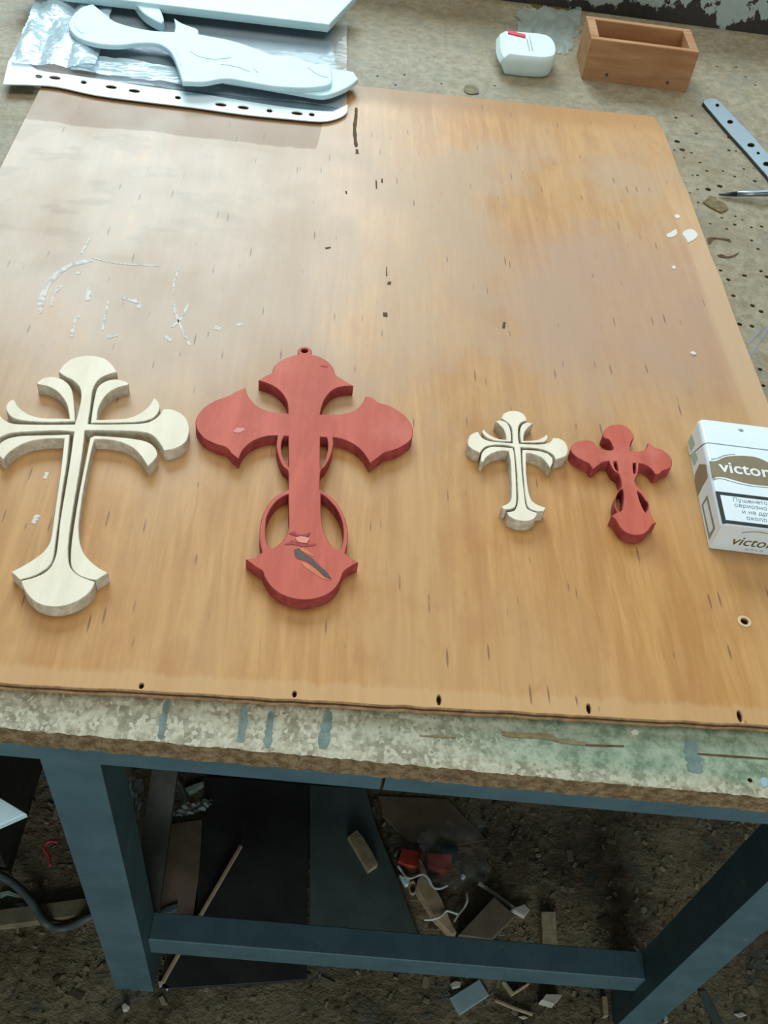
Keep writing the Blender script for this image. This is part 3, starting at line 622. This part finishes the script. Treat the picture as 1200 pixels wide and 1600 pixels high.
# ------------------------------------------------------------------ things on the back of the bench
def pine_box():
    x0, x1, y0, y1, h = .4585, .5645, .7405, .794, .0395; rot = -.006
    t = empty('wooden_box', ((x0 + x1) / 2, (y0 + y1) / 2, ZC), 'small open pine box with nailed sides at the back of the bench', 'box')
    z0, z1 = ZC, ZC + h; w, e = .0065, .0085
    fb = box('front_board', x0, x1, y0, y0 + w, z0, z1, PINE, t); box('back_board', x0, x1, y1 - w, y1, z0, z1, PINE, t)
    box('side_board', x0, x0 + e, y0 + w, y1 - w, z0, z1, PINE, t); box('side_board', x1 - e, x1, y0 + w, y1 - w, z0, z1, PINE, t)
    box('bottom_board', x0 + e, x1 - e, y0 + w, y1 - w, z0, z0 + .005, PINE, t)
    for px, py in ((948, 117), (1043, 129)):
        p = atp(px, py, (0, y0, 0), Vector((0, 1, 0)))
        V, Fc = tube_data([p + Vector((0, -.0004, 0)), p + Vector((0, .002, 0))], .0016, 8); mesh('nail', V, Fc, DSTEEL, fb)
pine_box()
def device():
    h = .0205; top = [(789, 48), (820, 50), (848, 53), (860, 58), (867, 67), (869, 78), (866, 86), (857, 89), (838, 89), (800, 85), (794, 82), (790, 68)]
    L = smooth(flat(top, ZC + h), 3, 75)
    if area2(L) < 0: L.reverse()
    t = empty('white_plastic_case', (*at(826, 100, ZC).to_2d(), ZC), 'small rounded white plastic case with a red strip beside the pine box', 'plastic case')
    V, Fc = [], []; n = len(L)
    cx_ = sum(p.x for p in L) / n; wx = max(p.x for p in L) - cx_
    prof = [(0, .0022, 0), (.0012, .0008, .0008), (.006, .0002, .0028), (.011, -.0004, .0042), (h - .004, -.0004, .0022), (h - .0010, .0001, .0003), (h, .0009, 0)]
    for z, b, e in prof: V += [(p.x - e * max(0, (cx_ - p.x) / wx) ** 2, p.y, ZC + z) for p in inset(L, b)]
    for a in range(len(prof) - 1):
        for i in range(n): Fc.append((a * n + i, a * n + (i + 1) % n, (a + 1) * n + (i + 1) % n, (a + 1) * n + i))
    Fc.append(tuple(range(n))); Fc.append(tuple(range((len(prof) - 1) * n, len(prof) * n)))
    o = mesh('shell', V, Fc, WPLAS, t)
    for p_ in o.data.polygons: p_.use_smooth = len(p_.vertices) == 4 and abs(p_.normal.z) < .35
    z = ZC + h
    prism('red_strip', [flat(crop([(262, 172), (425, 212), (425, 240), (262, 200)], 750, 20, 6), z)], z - .001, z + .0012, REDP, o, .0003)
    for a, b in (((440, 245), (465, 362)), ((462, 215), (495, 360))):
        pts = crop([a, ((a[0] + b[0]) / 2, (a[1] + b[1]) / 2), b], 750, 20, 6)
        prism('groove', [stroke(pts, .0013, z)], z - .0003, z + .00015, GREYP, o)
device()
def strap():
    c = lambda pts: flat(crop(pts, 1060, 130, 7.619), ZC + .0035)
    L = c([(292, 225), (330, 190), (400, 175), (460, 190), (540, 270), (640, 370), (740, 480), (880, 620), (980, 740), (1067, 840), (1250, 1055), (1450, 1300), (1450, 1620), (1250, 1360), (1067, 1115), (1000, 1038), (880, 900), (760, 762), (640, 632), (520, 495), (400, 355)])
    H = [c([(q[0] + rx * math.cos(a * .6283), q[1] + ry * math.sin(a * .6283)) for a in range(10)]) for q, rx, ry in (((465, 262), 20, 18), ((617, 460), 34, 22), ((866, 737), 42, 24), ((952, 832), 18, 14), ((1050, 962), 38, 26))]
    o = prism('steel_strap', [smooth(L, 2, 50)] + H, ZC, ZC + .0035, STEEL, None, .0004, DSTEEL)
    tag(o, 'flat steel strap drilled with holes lying right of the plywood', 'metal strap')
strap()
def scriber():
    a = at(1123, 304, ZC + .002); b = at(1215, 301, ZC + .008)
    t = empty('steel_scriber', (a.x, a.y, ZC), 'pointed steel scriber with dark tip lying below the drilled strap', 'scriber')
    d = (b - a)
    V, Fc = tube_data([a, a + d * .12, a + d * .3], 0, 10, [.0006, .0016, .0022]); mesh('point', V, Fc, DSTEEL, t, True)['label'] = 'dark tip'
    V, Fc = tube_data([a + d * .3, a + d * .6, a + d * 1.0, a + d * 1.35], 0, 10, [.0022, .0026, .0032, .0034]); mesh('shaft', V, Fc, STEEL, t, True)
    e = a + d * 1.35; q = d.normalized()
    V, Fc = tube_data([e, e + q * .006, e + q * .03, e + q * .055, e + q * .06], 0, 12, [.005, .0075, .0085, .0075, .004]); mesh('handle', V, Fc, DARKW, t, True)
scriber()
def crumple(name, poly, z, amp, mat, parent=None, n=26, sd=1, ridge=None, ragged=0.0, fr=(4, 13)):
    """thin crumpled film filling a quad (4 world points)"""
    rnd = random.Random(sd); w = [(rnd.uniform(*fr), rnd.uniform(*fr), rnd.uniform(0, 6), rnd.uniform(-1, 1)) for _ in range(7)]
    A, B, C_, D = [Vector(p).to_2d() for p in poly]; V, Fc = [], []
    for j in range(n + 1):
        for i in range(n + 1):
            u, v = i / n, j / n; p = (A * (1 - u) + B * u) * (1 - v) + (D * (1 - u) + C_ * u) * v
            hgt = sum(abs(math.sin(a * u + b * v * s_ + c)) for a, b, c, s_ in w) / 7
            hgt = abs(hgt - .55) * 2.2 * amp
            if ridge: hgt += ridge(u, v)
            V.append((p.x + rnd.uniform(-1, 1) * .0006, p.y + rnd.uniform(-1, 1) * .0006, z + max(hgt, 0)))
    ph = [rnd.uniform(0, 6.28) for _ in range(6)]
    for j in range(n):
        for i in range(n):
            u, v = (i + .5) / n, (j + .5) / n; an = math.atan2(v - .5, u - .5)
            lim = 1.0 - ragged * (1 + .5 * math.sin(3 * an + ph[0]) + .35 * math.sin(7 * an + ph[1]) + .25 * math.sin(13 * an + ph[2]))
            d = ((abs(u - .5) * 2) ** 5 + (abs(v - .5) * 2) ** 5) ** .2
            if ragged and d > lim: continue
            a = j * (n + 1) + i; Fc.append((a, a + 1, a + n + 2, a + n + 1))
    used = sorted({i for f in Fc for i in f}); idx = {k: q for q, k in enumerate(used)}
    return mesh(name, [V[k] for k in used], [tuple(idx[k] for k in f) for f in Fc], mat, parent, True)
o = crumple('plastic_film_scrap', [at(800, 76, ZC), at(905, 92, ZC), at(915, 14, ZC), at(805, 6, ZC)], ZC + .0004, .006, FILMP, n=34, sd=4, ragged=.14)
tag(o, 'crumpled clear plastic film between the white case and the pine box', 'plastic film')

# ------------------------------------------------------------------ punched sleeve and what lies on it
def sleeve():
    z = ZP + .0008
    g = lambda pts: flat(pts, z + .001)
    t = empty('punched_pocket', (*at(300, 90, ZP).to_2d(), ZP), 'clear punched plastic pocket with white holed margin lying across the back of the board', 'plastic pocket')
    lo = [(5, 133), (50, 134), (90, 137), (150, 150), (225, 160), (300, 169), (380, 180), (450, 187), (500, 191), (525, 187), (541, 178), (543, 165)]
    up = [(520, 176), (490, 174), (440, 168), (375, 158), (300, 146), (230, 137), (175, 128), (120, 120), (60, 112), (40, 98), (14, 96)]
    holes = []
    for x, y, wx in [(61, 121, 4.8), (86, 123, 7.5), (131, 130, 4), (174, 137.5, 7.5), (210, 143.5, 7.5), (278, 154, 4), (345, 165, 7.5), (380, 169.5, 7.5), (421, 174.5, 4), (464, 178.5, 7.5), (487, 180.5, 4)]:
        holes.append([at(x + 1.25 * wx * math.cos(a * .6283), y + wx * .14 * math.cos(a * .6283) + 3.1 * math.sin(a * .6283), z + .001).to_2d() for a in range(10)])
    prism('holed_margin', [smooth(g(lo + up), 3, 40)] + holes, z + .001, z + .0019, STRIP, t)['label'] = 'white margin punched with round and long holes'
    # clear front sheet, loosely crinkled at its left end
    def rd(u, v): return (.012 * math.exp(-((u - .10) / .10) ** 2) * (.4 + .6 * math.sin(9 * v + 4 * u) ** 2)) * min(1, v * 5) * min(1, (1.0 - v) * 6 + .2)
    q = [at(545, 170, z), at(12, 112, z), at(80, -30, z), at(560, -30, z)]
    q = [at(12, 112, z), at(541, 172, z), at(542, 25, z), at(75, -20, z)]
    crumple('clear_sheet', q, ZP + .0022, .0016, FILM, t, 60, 3, None)
    # gathered end, its bright highlights painted as whiter film
    crumple('crinkled_end', [at(16, 104, z), at(150, 118, z), at(185, -10, z), at(68, -18, z)], ZP + .0042, .012, FILM_SHEEN, t, 44, 8, None, 0, (2.5, 7))['label'] = 'crinkled end of the pocket, its sheen painted whitish'
    crumple('creased_fold', [at(112, 116, z), at(290, 140, z), at(282, 112, z), at(110, 88, z)], ZP + .0042, .003, FILM_SHEEN, t, 24, 12, None)['label'] = 'whitish crease along the margin'
    c = [at(523, 161, z), at(530, 168, z), at(527, 170, z), at(520, 166, z)]
    o = prism('blue_grey_card', [flat([(150, 128), (285, 150), (400, 166), (480, 177), (530, 178), (538, 150), (524, 100), (515, 38), (420, 8), (150, -20)], z)], z, z + .0008, DARKSH); tag(o, 'blue-grey card sheet showing through the clear pocket', 'card sheet')
sleeve()
def cutouts():
    zA0 = ZP + .0112; zA = zA0 + .004
    A = [(107, 40), (112, 26), (126, 12), (145, 6), (160, 18), (174, 30), (186, 36), (210, 43), (240, 48), (272, 50), (274, 40), (272, 28), (284, 36), (300, 42), (309, 46), (310, 53), (330, 57), (352, 61), (378, 68), (400, 76), (425, 85), (446, 87), (458, 88), (475, 94), (492, 100), (515, 99), (518, 112), (518, 128), (508, 134), (480, 137), (450, 136), (425, 134), (395, 129), (360, 123), (340, 124), (318, 128), (285, 127), (279, 108), (272, 90), (264, 78), (252, 70), (238, 67), (215, 67), (190, 70), (160, 69), (132, 63), (116, 54)]
    o = prism('white_cutout', [smooth(flat(A, zA), 3, 45)], zA0, zA, FOAM, None, .0007)
    tag(o, 'long curved white foam cut-out, uppermost on the plastic pocket', 'foam cut-out')
    for pts, w in [([(298, 80), (312, 88), (335, 92), (360, 90)], .002), ([(396, 98), (397, 106), (403, 113)], .0016), ([(345, 100), (370, 104), (390, 112)], .0016), ([(482, 105), (495, 115), (512, 121)], .002), ([(273, 74), (279, 88), (283, 102)], .0016), ([(120, 20), (116, 32), (122, 44), (130, 52)], .003)]:
        prism('crease', [stroke(pts, w, zA)], zA - .0002, zA + .0005, FOAM, o)
    B = [(330, 100), (400, 100), (470, 104), (517, 107), (552, 112), (560, 123), (548, 133), (528, 143), (504, 149), (470, 144), (430, 137), (395, 131), (350, 124)]
    o = prism('white_cutout', [smooth(flat(B, zA0 - .0002), 3, 45)], zA0 - .0042, zA0 - .0002, FOAM, None, .0007)
    tag(o, 'white foam cut-out with a blunt tip poking out under the long curved one', 'foam cut-out')
    C = [(210, 3), (222, 18), (236, 28), (252, 36), (256, 30), (251, 16), (246, 8), (230, 5)]
    o = prism('white_cutout', [smooth(flat(C, zA), 3, 45)], zA0 - .004, zA, FOAM, None, .0007)
    tag(o, 'white leaf-shaped foam cut-out behind the long curved one', 'foam cut-out')
    # pale cyan box behind
    z1 = ZP + .0185; z0 = ZP + .0105
    c = at(514, 38, z1).to_2d(); e = (at(320, 15, z1).to_2d() - c).normalized(); f = (at(552, -2, z1).to_2d() - c).normalized()
    pts = [c, c + e * .30, c + e * .30 + f * .085, c + f * .085]
    if pts[3].y > .905 or pts[2].y > .905:
        s = (.905 - c.y) / max(pts[3].y - c.y, pts[2].y - c.y); 
        pts = [c, c + e * .30, c + e * .30 + f * .085 * s, c + f * .085 * s]
    t = empty('cyan_card_box', (*((pts[0] + pts[2]) / 2), z0), 'flat pale cyan card box resting on the far side of the plastic pocket', 'card box')
    prism('lid', [pts], z1 - .005, z1, CYANB, t, .0006)
    prism('tray', [inset(pts if area2(pts) > 0 else pts[::-1], .0012)], z0, z1 - .005, CYANB, t)
cutouts()

# ------------------------------------------------------------------ under the bench
def bit(name, label, cat, px, h, mat, z0=0.0, group=None, k=1, bev=.0004):
    L = flat(px, z0 + h)
    if k > 1: L = smooth(L, k, 60)
    return tag(prism(name, [L], z0, z0 + h, mat, None, min(bev, h / 4)), label, cat, group)
bit('black_panel', 'black hardboard panel lying on the floor behind the stretcher', 'panel', [(322, 1212), (483, 1226), (479, 1531), (250, 1546), (300, 1440), (315, 1330)], .004, BLACKB)
bit('teal_panel', 'dark teal board on the floor under a wood block', 'panel', [(484, 1226), (572, 1232), (588, 1290), (622, 1375), (660, 1478), (484, 1470)], .005, TEALB)
bit('wood_block', 'oblong chipboard block lying alone on the dark teal board', 'wood offcut', crop([(22, 398), (105, 338), (150, 385), (250, 545), (303, 650), (298, 668), (212, 722)], 540, 1240, 6), .007, SCRAP, .005)
V, Fc = tube_data([at(376, 1322, .008), at(312, 1432, .008), at(262, 1520, .008), at(254, 1535, .008)], .0019, 6); tag(mesh('wooden_stick', V, Fc, SPLIN), 'long thin stick standing in for the lit edge of the black panel behind the leg', 'stick')  # pale strip added as the lit edge of the black panel
bit('white_offcut', 'tiny white offcut at the lower end of the slanting stick', 'offcut', [(247, 1532), (256, 1535), (266, 1542), (261, 1546), (249, 1541)], .004, BONE, .0)
def slab(name, label, cat, a, b, c, d, th, mat, base=None):
    """leaning slab through four world points, thickened"""
    P = [Vector(p) for p in (a, b, c, d)]; n = (P[1] - P[0]).cross(P[3] - P[0]).normalized()
    V = P + [p - n * th for p in P]
    return tag(mesh(name, V, [(0, 1, 2, 3), (7, 6, 5, 4), (0, 4, 5, 1), (1, 5, 6, 2), (2, 6, 7, 3), (3, 7, 4, 0)], mat), label, cat)
# leaning bar and brown board on the left
slab('leaning_bar', 'dull grey bar leaning back behind the left leg', 'bar', at(206, 1420, .002), at(248, 1424, .002), atp(278, 1200, (0, .13, 0), Vector((0, 1, 0))), atp(238, 1196, (0, .13, 0), Vector((0, 1, 0))), .010, plain('dull_paint', (.085, .085, .075), .7, .25, .3, 30))
bit('brown_board', 'brown cardboard piece on the floor left of the black panel', 'cardboard', [(262, 1288), (316, 1280), (312, 1350), (307, 1432), (244, 1428), (246, 1350)], .004, BROWNB)
bit('pale_offcut', 'pale rod-shaped offcut with a dark hole on the brown cardboard', 'offcut', crop([(385, 1130), (415, 1112), (440, 1140), (440, 1180), (415, 1215), (400, 1190)], 180, 1190, 6), .005, BONE, .004)
t1 = crumple('plastic_film_scrap', [at(268, 1222, 0), at(284, 1222, 0), at(298, 1262, 0), at(284, 1266, 0)], .004, .006, FILMP, None, 20, 21, None, .12); tag(t1, 'narrow cloudy film scrap standing above the brown cardboard', 'plastic film')
t1 = crumple('plastic_film_scrap', [at(262, 1286, .0), at(332, 1270, .0), at(332, 1252, .0), at(270, 1262, .0)], .0046, .009, FILMP, None, 26, 22, None, .12); tag(t1, 'wide cloudy film scrap lying over the top of the brown cardboard', 'plastic film')
bit('pale_offcut', 'pale short strip lying beyond the cloudy film scraps', 'offcut', crop([(655, 245), (740, 210), (830, 182), (828, 215), (740, 270), (690, 292)], 180, 1190, 6), .006, GREENS, .012 * 0)
t1 = crumple('plastic_film_scrap', [at(206, 1290, 0), at(216, 1292, 0), at(230, 1212, 0), at(200, 1213, 0)], .001, .008, FILMP, None, 22, 23, None, .12); tag(t1, 'cloudy film scrap hanging in a point beside the left leg', 'plastic film')
bit('film_tape', 'flat dusty green scrap at the foot of the brown cardboard', 'plastic scrap', crop([(420, 1395), (480, 1360), (585, 1325), (580, 1380), (520, 1415), (440, 1415)], 180, 1190, 6), .002, TEALB, .004)

# junk heap right of the teal board
bit('red_card', 'dull red card piece nearest the teal board', 'card', crop([(500, 600), (530, 512), (735, 548), (735, 640), (700, 695), (560, 665), (490, 630)], 540, 1240, 6), .006, REDC)
bit('red_card', 'brighter red card piece beside the navy one', 'card', crop([(762, 552), (860, 560), (1000, 575), (985, 660), (950, 722), (770, 690)], 540, 1240, 6), .008, REDC)
bit('navy_card', 'navy card piece behind the red ones', 'card', crop([(890, 470), (960, 462), (1060, 520), (1040, 620), (1005, 650), (1000, 568), (890, 555)], 540, 1240, 6), .004, NAVY)
bit('wood_splinter', 'long split wooden shard tapering to both ends', 'wood shard', crop([(688, 605), (712, 628), (745, 690), (765, 745), (800, 830), (870, 930), (940, 1080), (975, 1170), (1040, 1300), (1010, 1327), (960, 1280), (890, 1210), (830, 1150), (770, 1040), (700, 940), (665, 870), (680, 800), (712, 748), (698, 690)], 540, 1240, 6), .012, SPLIN, .0, k=2)
def cord(name, label, pts, z, r, mat, s=(540, 1240, 6), cat='cord'):
    Q = smooth([at(x, y, z + random.uniform(0, .004)) for x, y in crop(pts, *s)], 4, 170, False); V, Fc = tube_data(Q, r, 6)
    return tag(mesh(name, V, Fc, mat, None, True), label, cat)
cord('loose_cord', 'white cord curving over the top of the wooden shard', [(490, 675), (530, 730), (570, 780), (610, 792), (670, 770), (730, 755), (780, 800), (810, 860), (850, 890), (900, 885), (955, 858)], .013, .0011, WCABLE)
cord('loose_cord', 'white cord looping over the lower end of the wooden shard', [(735, 1180), (800, 1180), (870, 1160), (910, 1130), (945, 1100), (1000, 1110), (1050, 1130)], .013, .0011, WCABLE)
cord('loose_cord', 'thin white cord bent upright beside the brown block', [(1015, 1200), (1060, 1130), (1110, 1070), (1140, 1005), (1135, 930)], .005, .0010, WCABLE)
bit('white_offcut', 'bright white folded scrap at the edge of the teal board', 'offcut', crop([(508, 760), (560, 782), (605, 808), (590, 850), (560, 855), (535, 815)], 540, 1240, 6), .006, FOAM)
ring = at(*crop([(632, 870)], 540, 1240, 6)[0], .004)
V, Fc = [], []
for i in range(16):
    for k in range(6):
        a, b_ = i * math.pi / 8, k * math.pi / 3; r = .0042 + .0013 * math.cos(b_); V.append(ring + Vector((r * math.cos(a) * .7, r * math.sin(a) * 1.25, .0013 * math.sin(b_) - .0027)))
for i in range(16):
    for k in range(6): Fc.append((i * 6 + k, ((i + 1) % 16) * 6 + k, ((i + 1) % 16) * 6 + (k + 1) % 6, i * 6 + (k + 1) % 6))
tag(mesh('wood_ring', V, Fc, SPLIN, None, True), 'small tan ring lying left of the wooden shard', 'ring')
t1 = crumple('plastic_bag', [at(655, 1425, 0), at(775, 1385, 0), at(760, 1285, 0), at(640, 1290, 0)], .0125, .010, FILMD, None, 36, 31, None, .16); tag(t1, 'dusty clear plastic bag spread over the red cards', 'plastic bag')
bit('brown_board', 'large brown paper sheet behind the plastic bag', 'paper', [(592, 1243), (700, 1248), (728, 1278), (762, 1312), (712, 1320), (640, 1316), (598, 1275)], .002, BROWNB)
bit('brown_block', 'tilted brown wooden block behind the stretcher', 'wood offcut', [(772, 1401), (806, 1430), (767, 1468), (717, 1460)], .014, plain('brown_block', (.17, .14, .10), .8, .2, .15))
bit('pale_offcut', 'small pale chip at the right corner of the brown block', 'offcut', [(799, 1420), (820, 1412), (828, 1421), (820, 1432)], .006, BONE)
V, Fc = tube_data([at(748, 1380, .004), at(780, 1402, .004), at(812, 1426, .004)], .0018, 6); tag(mesh('wooden_stick', V, Fc, BONE), 'short pale stick above the brown block', 'stick')
bit('wood_block', 'upright dusty chipboard block right of the brown block', 'wood offcut', [(846, 1424), (868, 1424), (872, 1480), (848, 1480)], .006, SCRAP)
bit('pale_offcut', 'white nugget in the sawdust by the navy card', 'offcut', crop([(1088, 755), (1105, 748), (1130, 770), (1120, 788), (1095, 782)], 540, 1240, 6), .006, FOAM)
# in front of the stretcher
bit('blue_board_scrap', 'pale blue rectangular board scrap on the floor in front of the stretcher', 'board scrap', crop([(130, 318), (378, 160), (460, 298), (208, 464)], 680, 1500, 5.4545), .004, PBLUE)
bit('pale_offcut', 'ragged pale crumb left of the pale blue scrap', 'offcut', crop([(135, 195), (175, 175), (222, 185), (215, 225), (150, 238)], 680, 1500, 5.4545), .005, BONE)
def angle():
    L = crop([(575, 180), (600, 178), (668, 268), (790, 190), (806, 200), (658, 302)], 680, 1500, 5.4545); bit('angle_offcut', 'L-shaped pale wooden offcut under the stretcher', 'offcut', L, .006, SPLIN)
angle()
bit('wood_block', 'chipped pale wood block in front of the stretcher', 'wood offcut', crop([(905, 340), (945, 288), (1078, 290), (1076, 310), (1018, 378)], 680, 1500, 5.4545), .012, BONE)
V, Fc = tube_data([at(774, 1563, .0025), at(800, 1574, .003), at(832, 1585, .0025)], .0014, 6); tag(mesh('wooden_stick', V, Fc, SPLIN), 'thin twig-like stick right of the pale blue scrap', 'stick')
bit('pale_offcut', 'sliver of pale wood below the thin stick', 'offcut', crop([(715, 480), (760, 472), (790, 490), (755, 502)], 680, 1500, 5.4545), .003, BONE)
bit('wood_block', 'narrow upright offcut beside the right leg', 'wood offcut', [(941, 1556), (949, 1556), (951, 1587), (943, 1588)], .006, SPLIN)
bit('plastic_strip', 'grey-green strip on the floor right of the right leg', 'strip', [(1092, 1548), (1102, 1547), (1130, 1600), (1116, 1604)], .002, TEALB)
bit('white_offcut', 'white shred on the floor far right of the right leg', 'offcut', [(1148, 1584), (1160, 1581), (1167, 1586), (1156, 1589)], .002, BONE)
bit('white_offcut', 'white crumb at the foot of the right leg', 'offcut', [(1037, 1588), (1043, 1587), (1044, 1597), (1038, 1598)], .003, BONE)
bit('white_offcut', 'white pebble-like crumb in front of the left leg', 'offcut', crop([(878, 1062), (900, 1045), (932, 1070), (915, 1095), (885, 1100)], 0, 1340, 4.6154), .006, BONE)
# left of the left leg
bit('floor_plank', 'dusty wooden plank lying on the floor left of the left leg', 'plank', [(-120, 1437), (140, 1402), (150, 1427), (-120, 1462)], .010, PLANK)
Q = smooth([at(x, y, z) for (x, y), z in zip([(-40, 1352), (0, 1368), (22, 1381), (43, 1401), (58, 1422), (71, 1442), (87, 1450), (108, 1448), (136, 1435), (165, 1420)], [.016, .016, .016, .016, .0145, .0145, .006, .005, .0145, .0145])], 4, 170, False)
V, Fc = tube_data(Q, .0034, 8); tag(mesh('rubber_hose', V, Fc, HOSE, None, True), 'dark grey rubber hose looping over the floor plank', 'hose')
cord('red_wire', 'thin red wire hooked upright left of the left leg', [(300, 660), (290, 600), (258, 550), (285, 515), (345, 515)], .03, .0012, BIN, (0, 1180, 3.808), 'wire')
for i, (pts, lb) in enumerate([([(0, 250), (60, 235), (140, 265), (160, 290), (120, 285), (50, 265), (0, 290)], 'twisted pale green plastic shred beside the hose'), ([(95, 340), (140, 325), (200, 330), (170, 355), (120, 350)], 'pale green plastic scrap above the floor plank')]):
    bit('plastic_shred', lb, 'plastic scrap', crop(pts, 0, 1340, 4.6154), .004, GREENS)
bx = empty('shade_box', (-.09, .18, 0), 'added dark box standing for the shade under the left end of the bench', 'box')  # dark box added where there is only shade under the bench
box('body', -.21, .026, .068, .30, 0, .158, DARKW, bx); box('lid', -.214, .030, .064, .304, .158, .17, DARKW, bx)
st = empty('wooden_stool', (-.12, -.11, 0), 'dark wooden stool left of the bench, just outside the frame', 'stool')
box('seat', -.22, -.01, -.20, -.035, .335, .355, DARKW, st)
for sx_ in (-.21, -.045):
    for sy_ in (-.19, -.07): box('leg', sx_, sx_ + .025, sy_, sy_ + .025, 0, .335, DARKW, st)
c = at(41, 1271, .359).to_2d(); e = at(-2, 1245, .359).to_2d(); f = at(-2, 1290, .359).to_2d(); e = (e - c).normalized(); f = (f - c).normalized()
tag(prism('card_sheet', [[c, c + e * .17, c + e * .17 + f * .16, c + f * .16]], .355, .359, FOAM, None, .0005), 'white card with one pointed corner jutting in at the left edge of the frame', 'card sheet')

# loose shavings on the floor
def shavings():
    rnd = random.Random(5); parts = []
    for i in range(2600):
        x, y = rnd.uniform(-.1, .8), rnd.uniform(-.10, .30)
        s = rnd.uniform(.0008, .0028) * (2.2 if rnd.random() < .05 else 1); a = rnd.uniform(0, 6.28); w = s * rnd.uniform(.25, .8); h = rnd.uniform(.0004, .0014)
        ca, sa = math.cos(a), math.sin(a); V = []
        for dz in (0, h):
            for u, v in ((-s, -w), (s, -w * .7), (s * .9, w), (-s, w * .8)): V.append((x + u * ca - v * sa, y + u * sa + v * ca, dz * (1 + .5 * rnd.random())))
        parts.append((V, [(4, 5, 6, 7), (0, 1, 5, 4), (1, 2, 6, 5), (2, 3, 7, 6), (3, 0, 4, 7)]))
    V, Fc = join_data(parts); t = NT('shavings'); g = t.n.new('ShaderNodeNewGeometry')
    c = t.mix(t.ramp(g.outputs['Random Per Island'], .0, 1.0), (.08, .065, .04), (.30, .26, .18))
    tag(mesh('wood_shavings', V, Fc, t.fin(c, .9, .15)), 'sawdust and small wood shavings strewn over the floor', 'shavings', kind='stuff')
shavings()
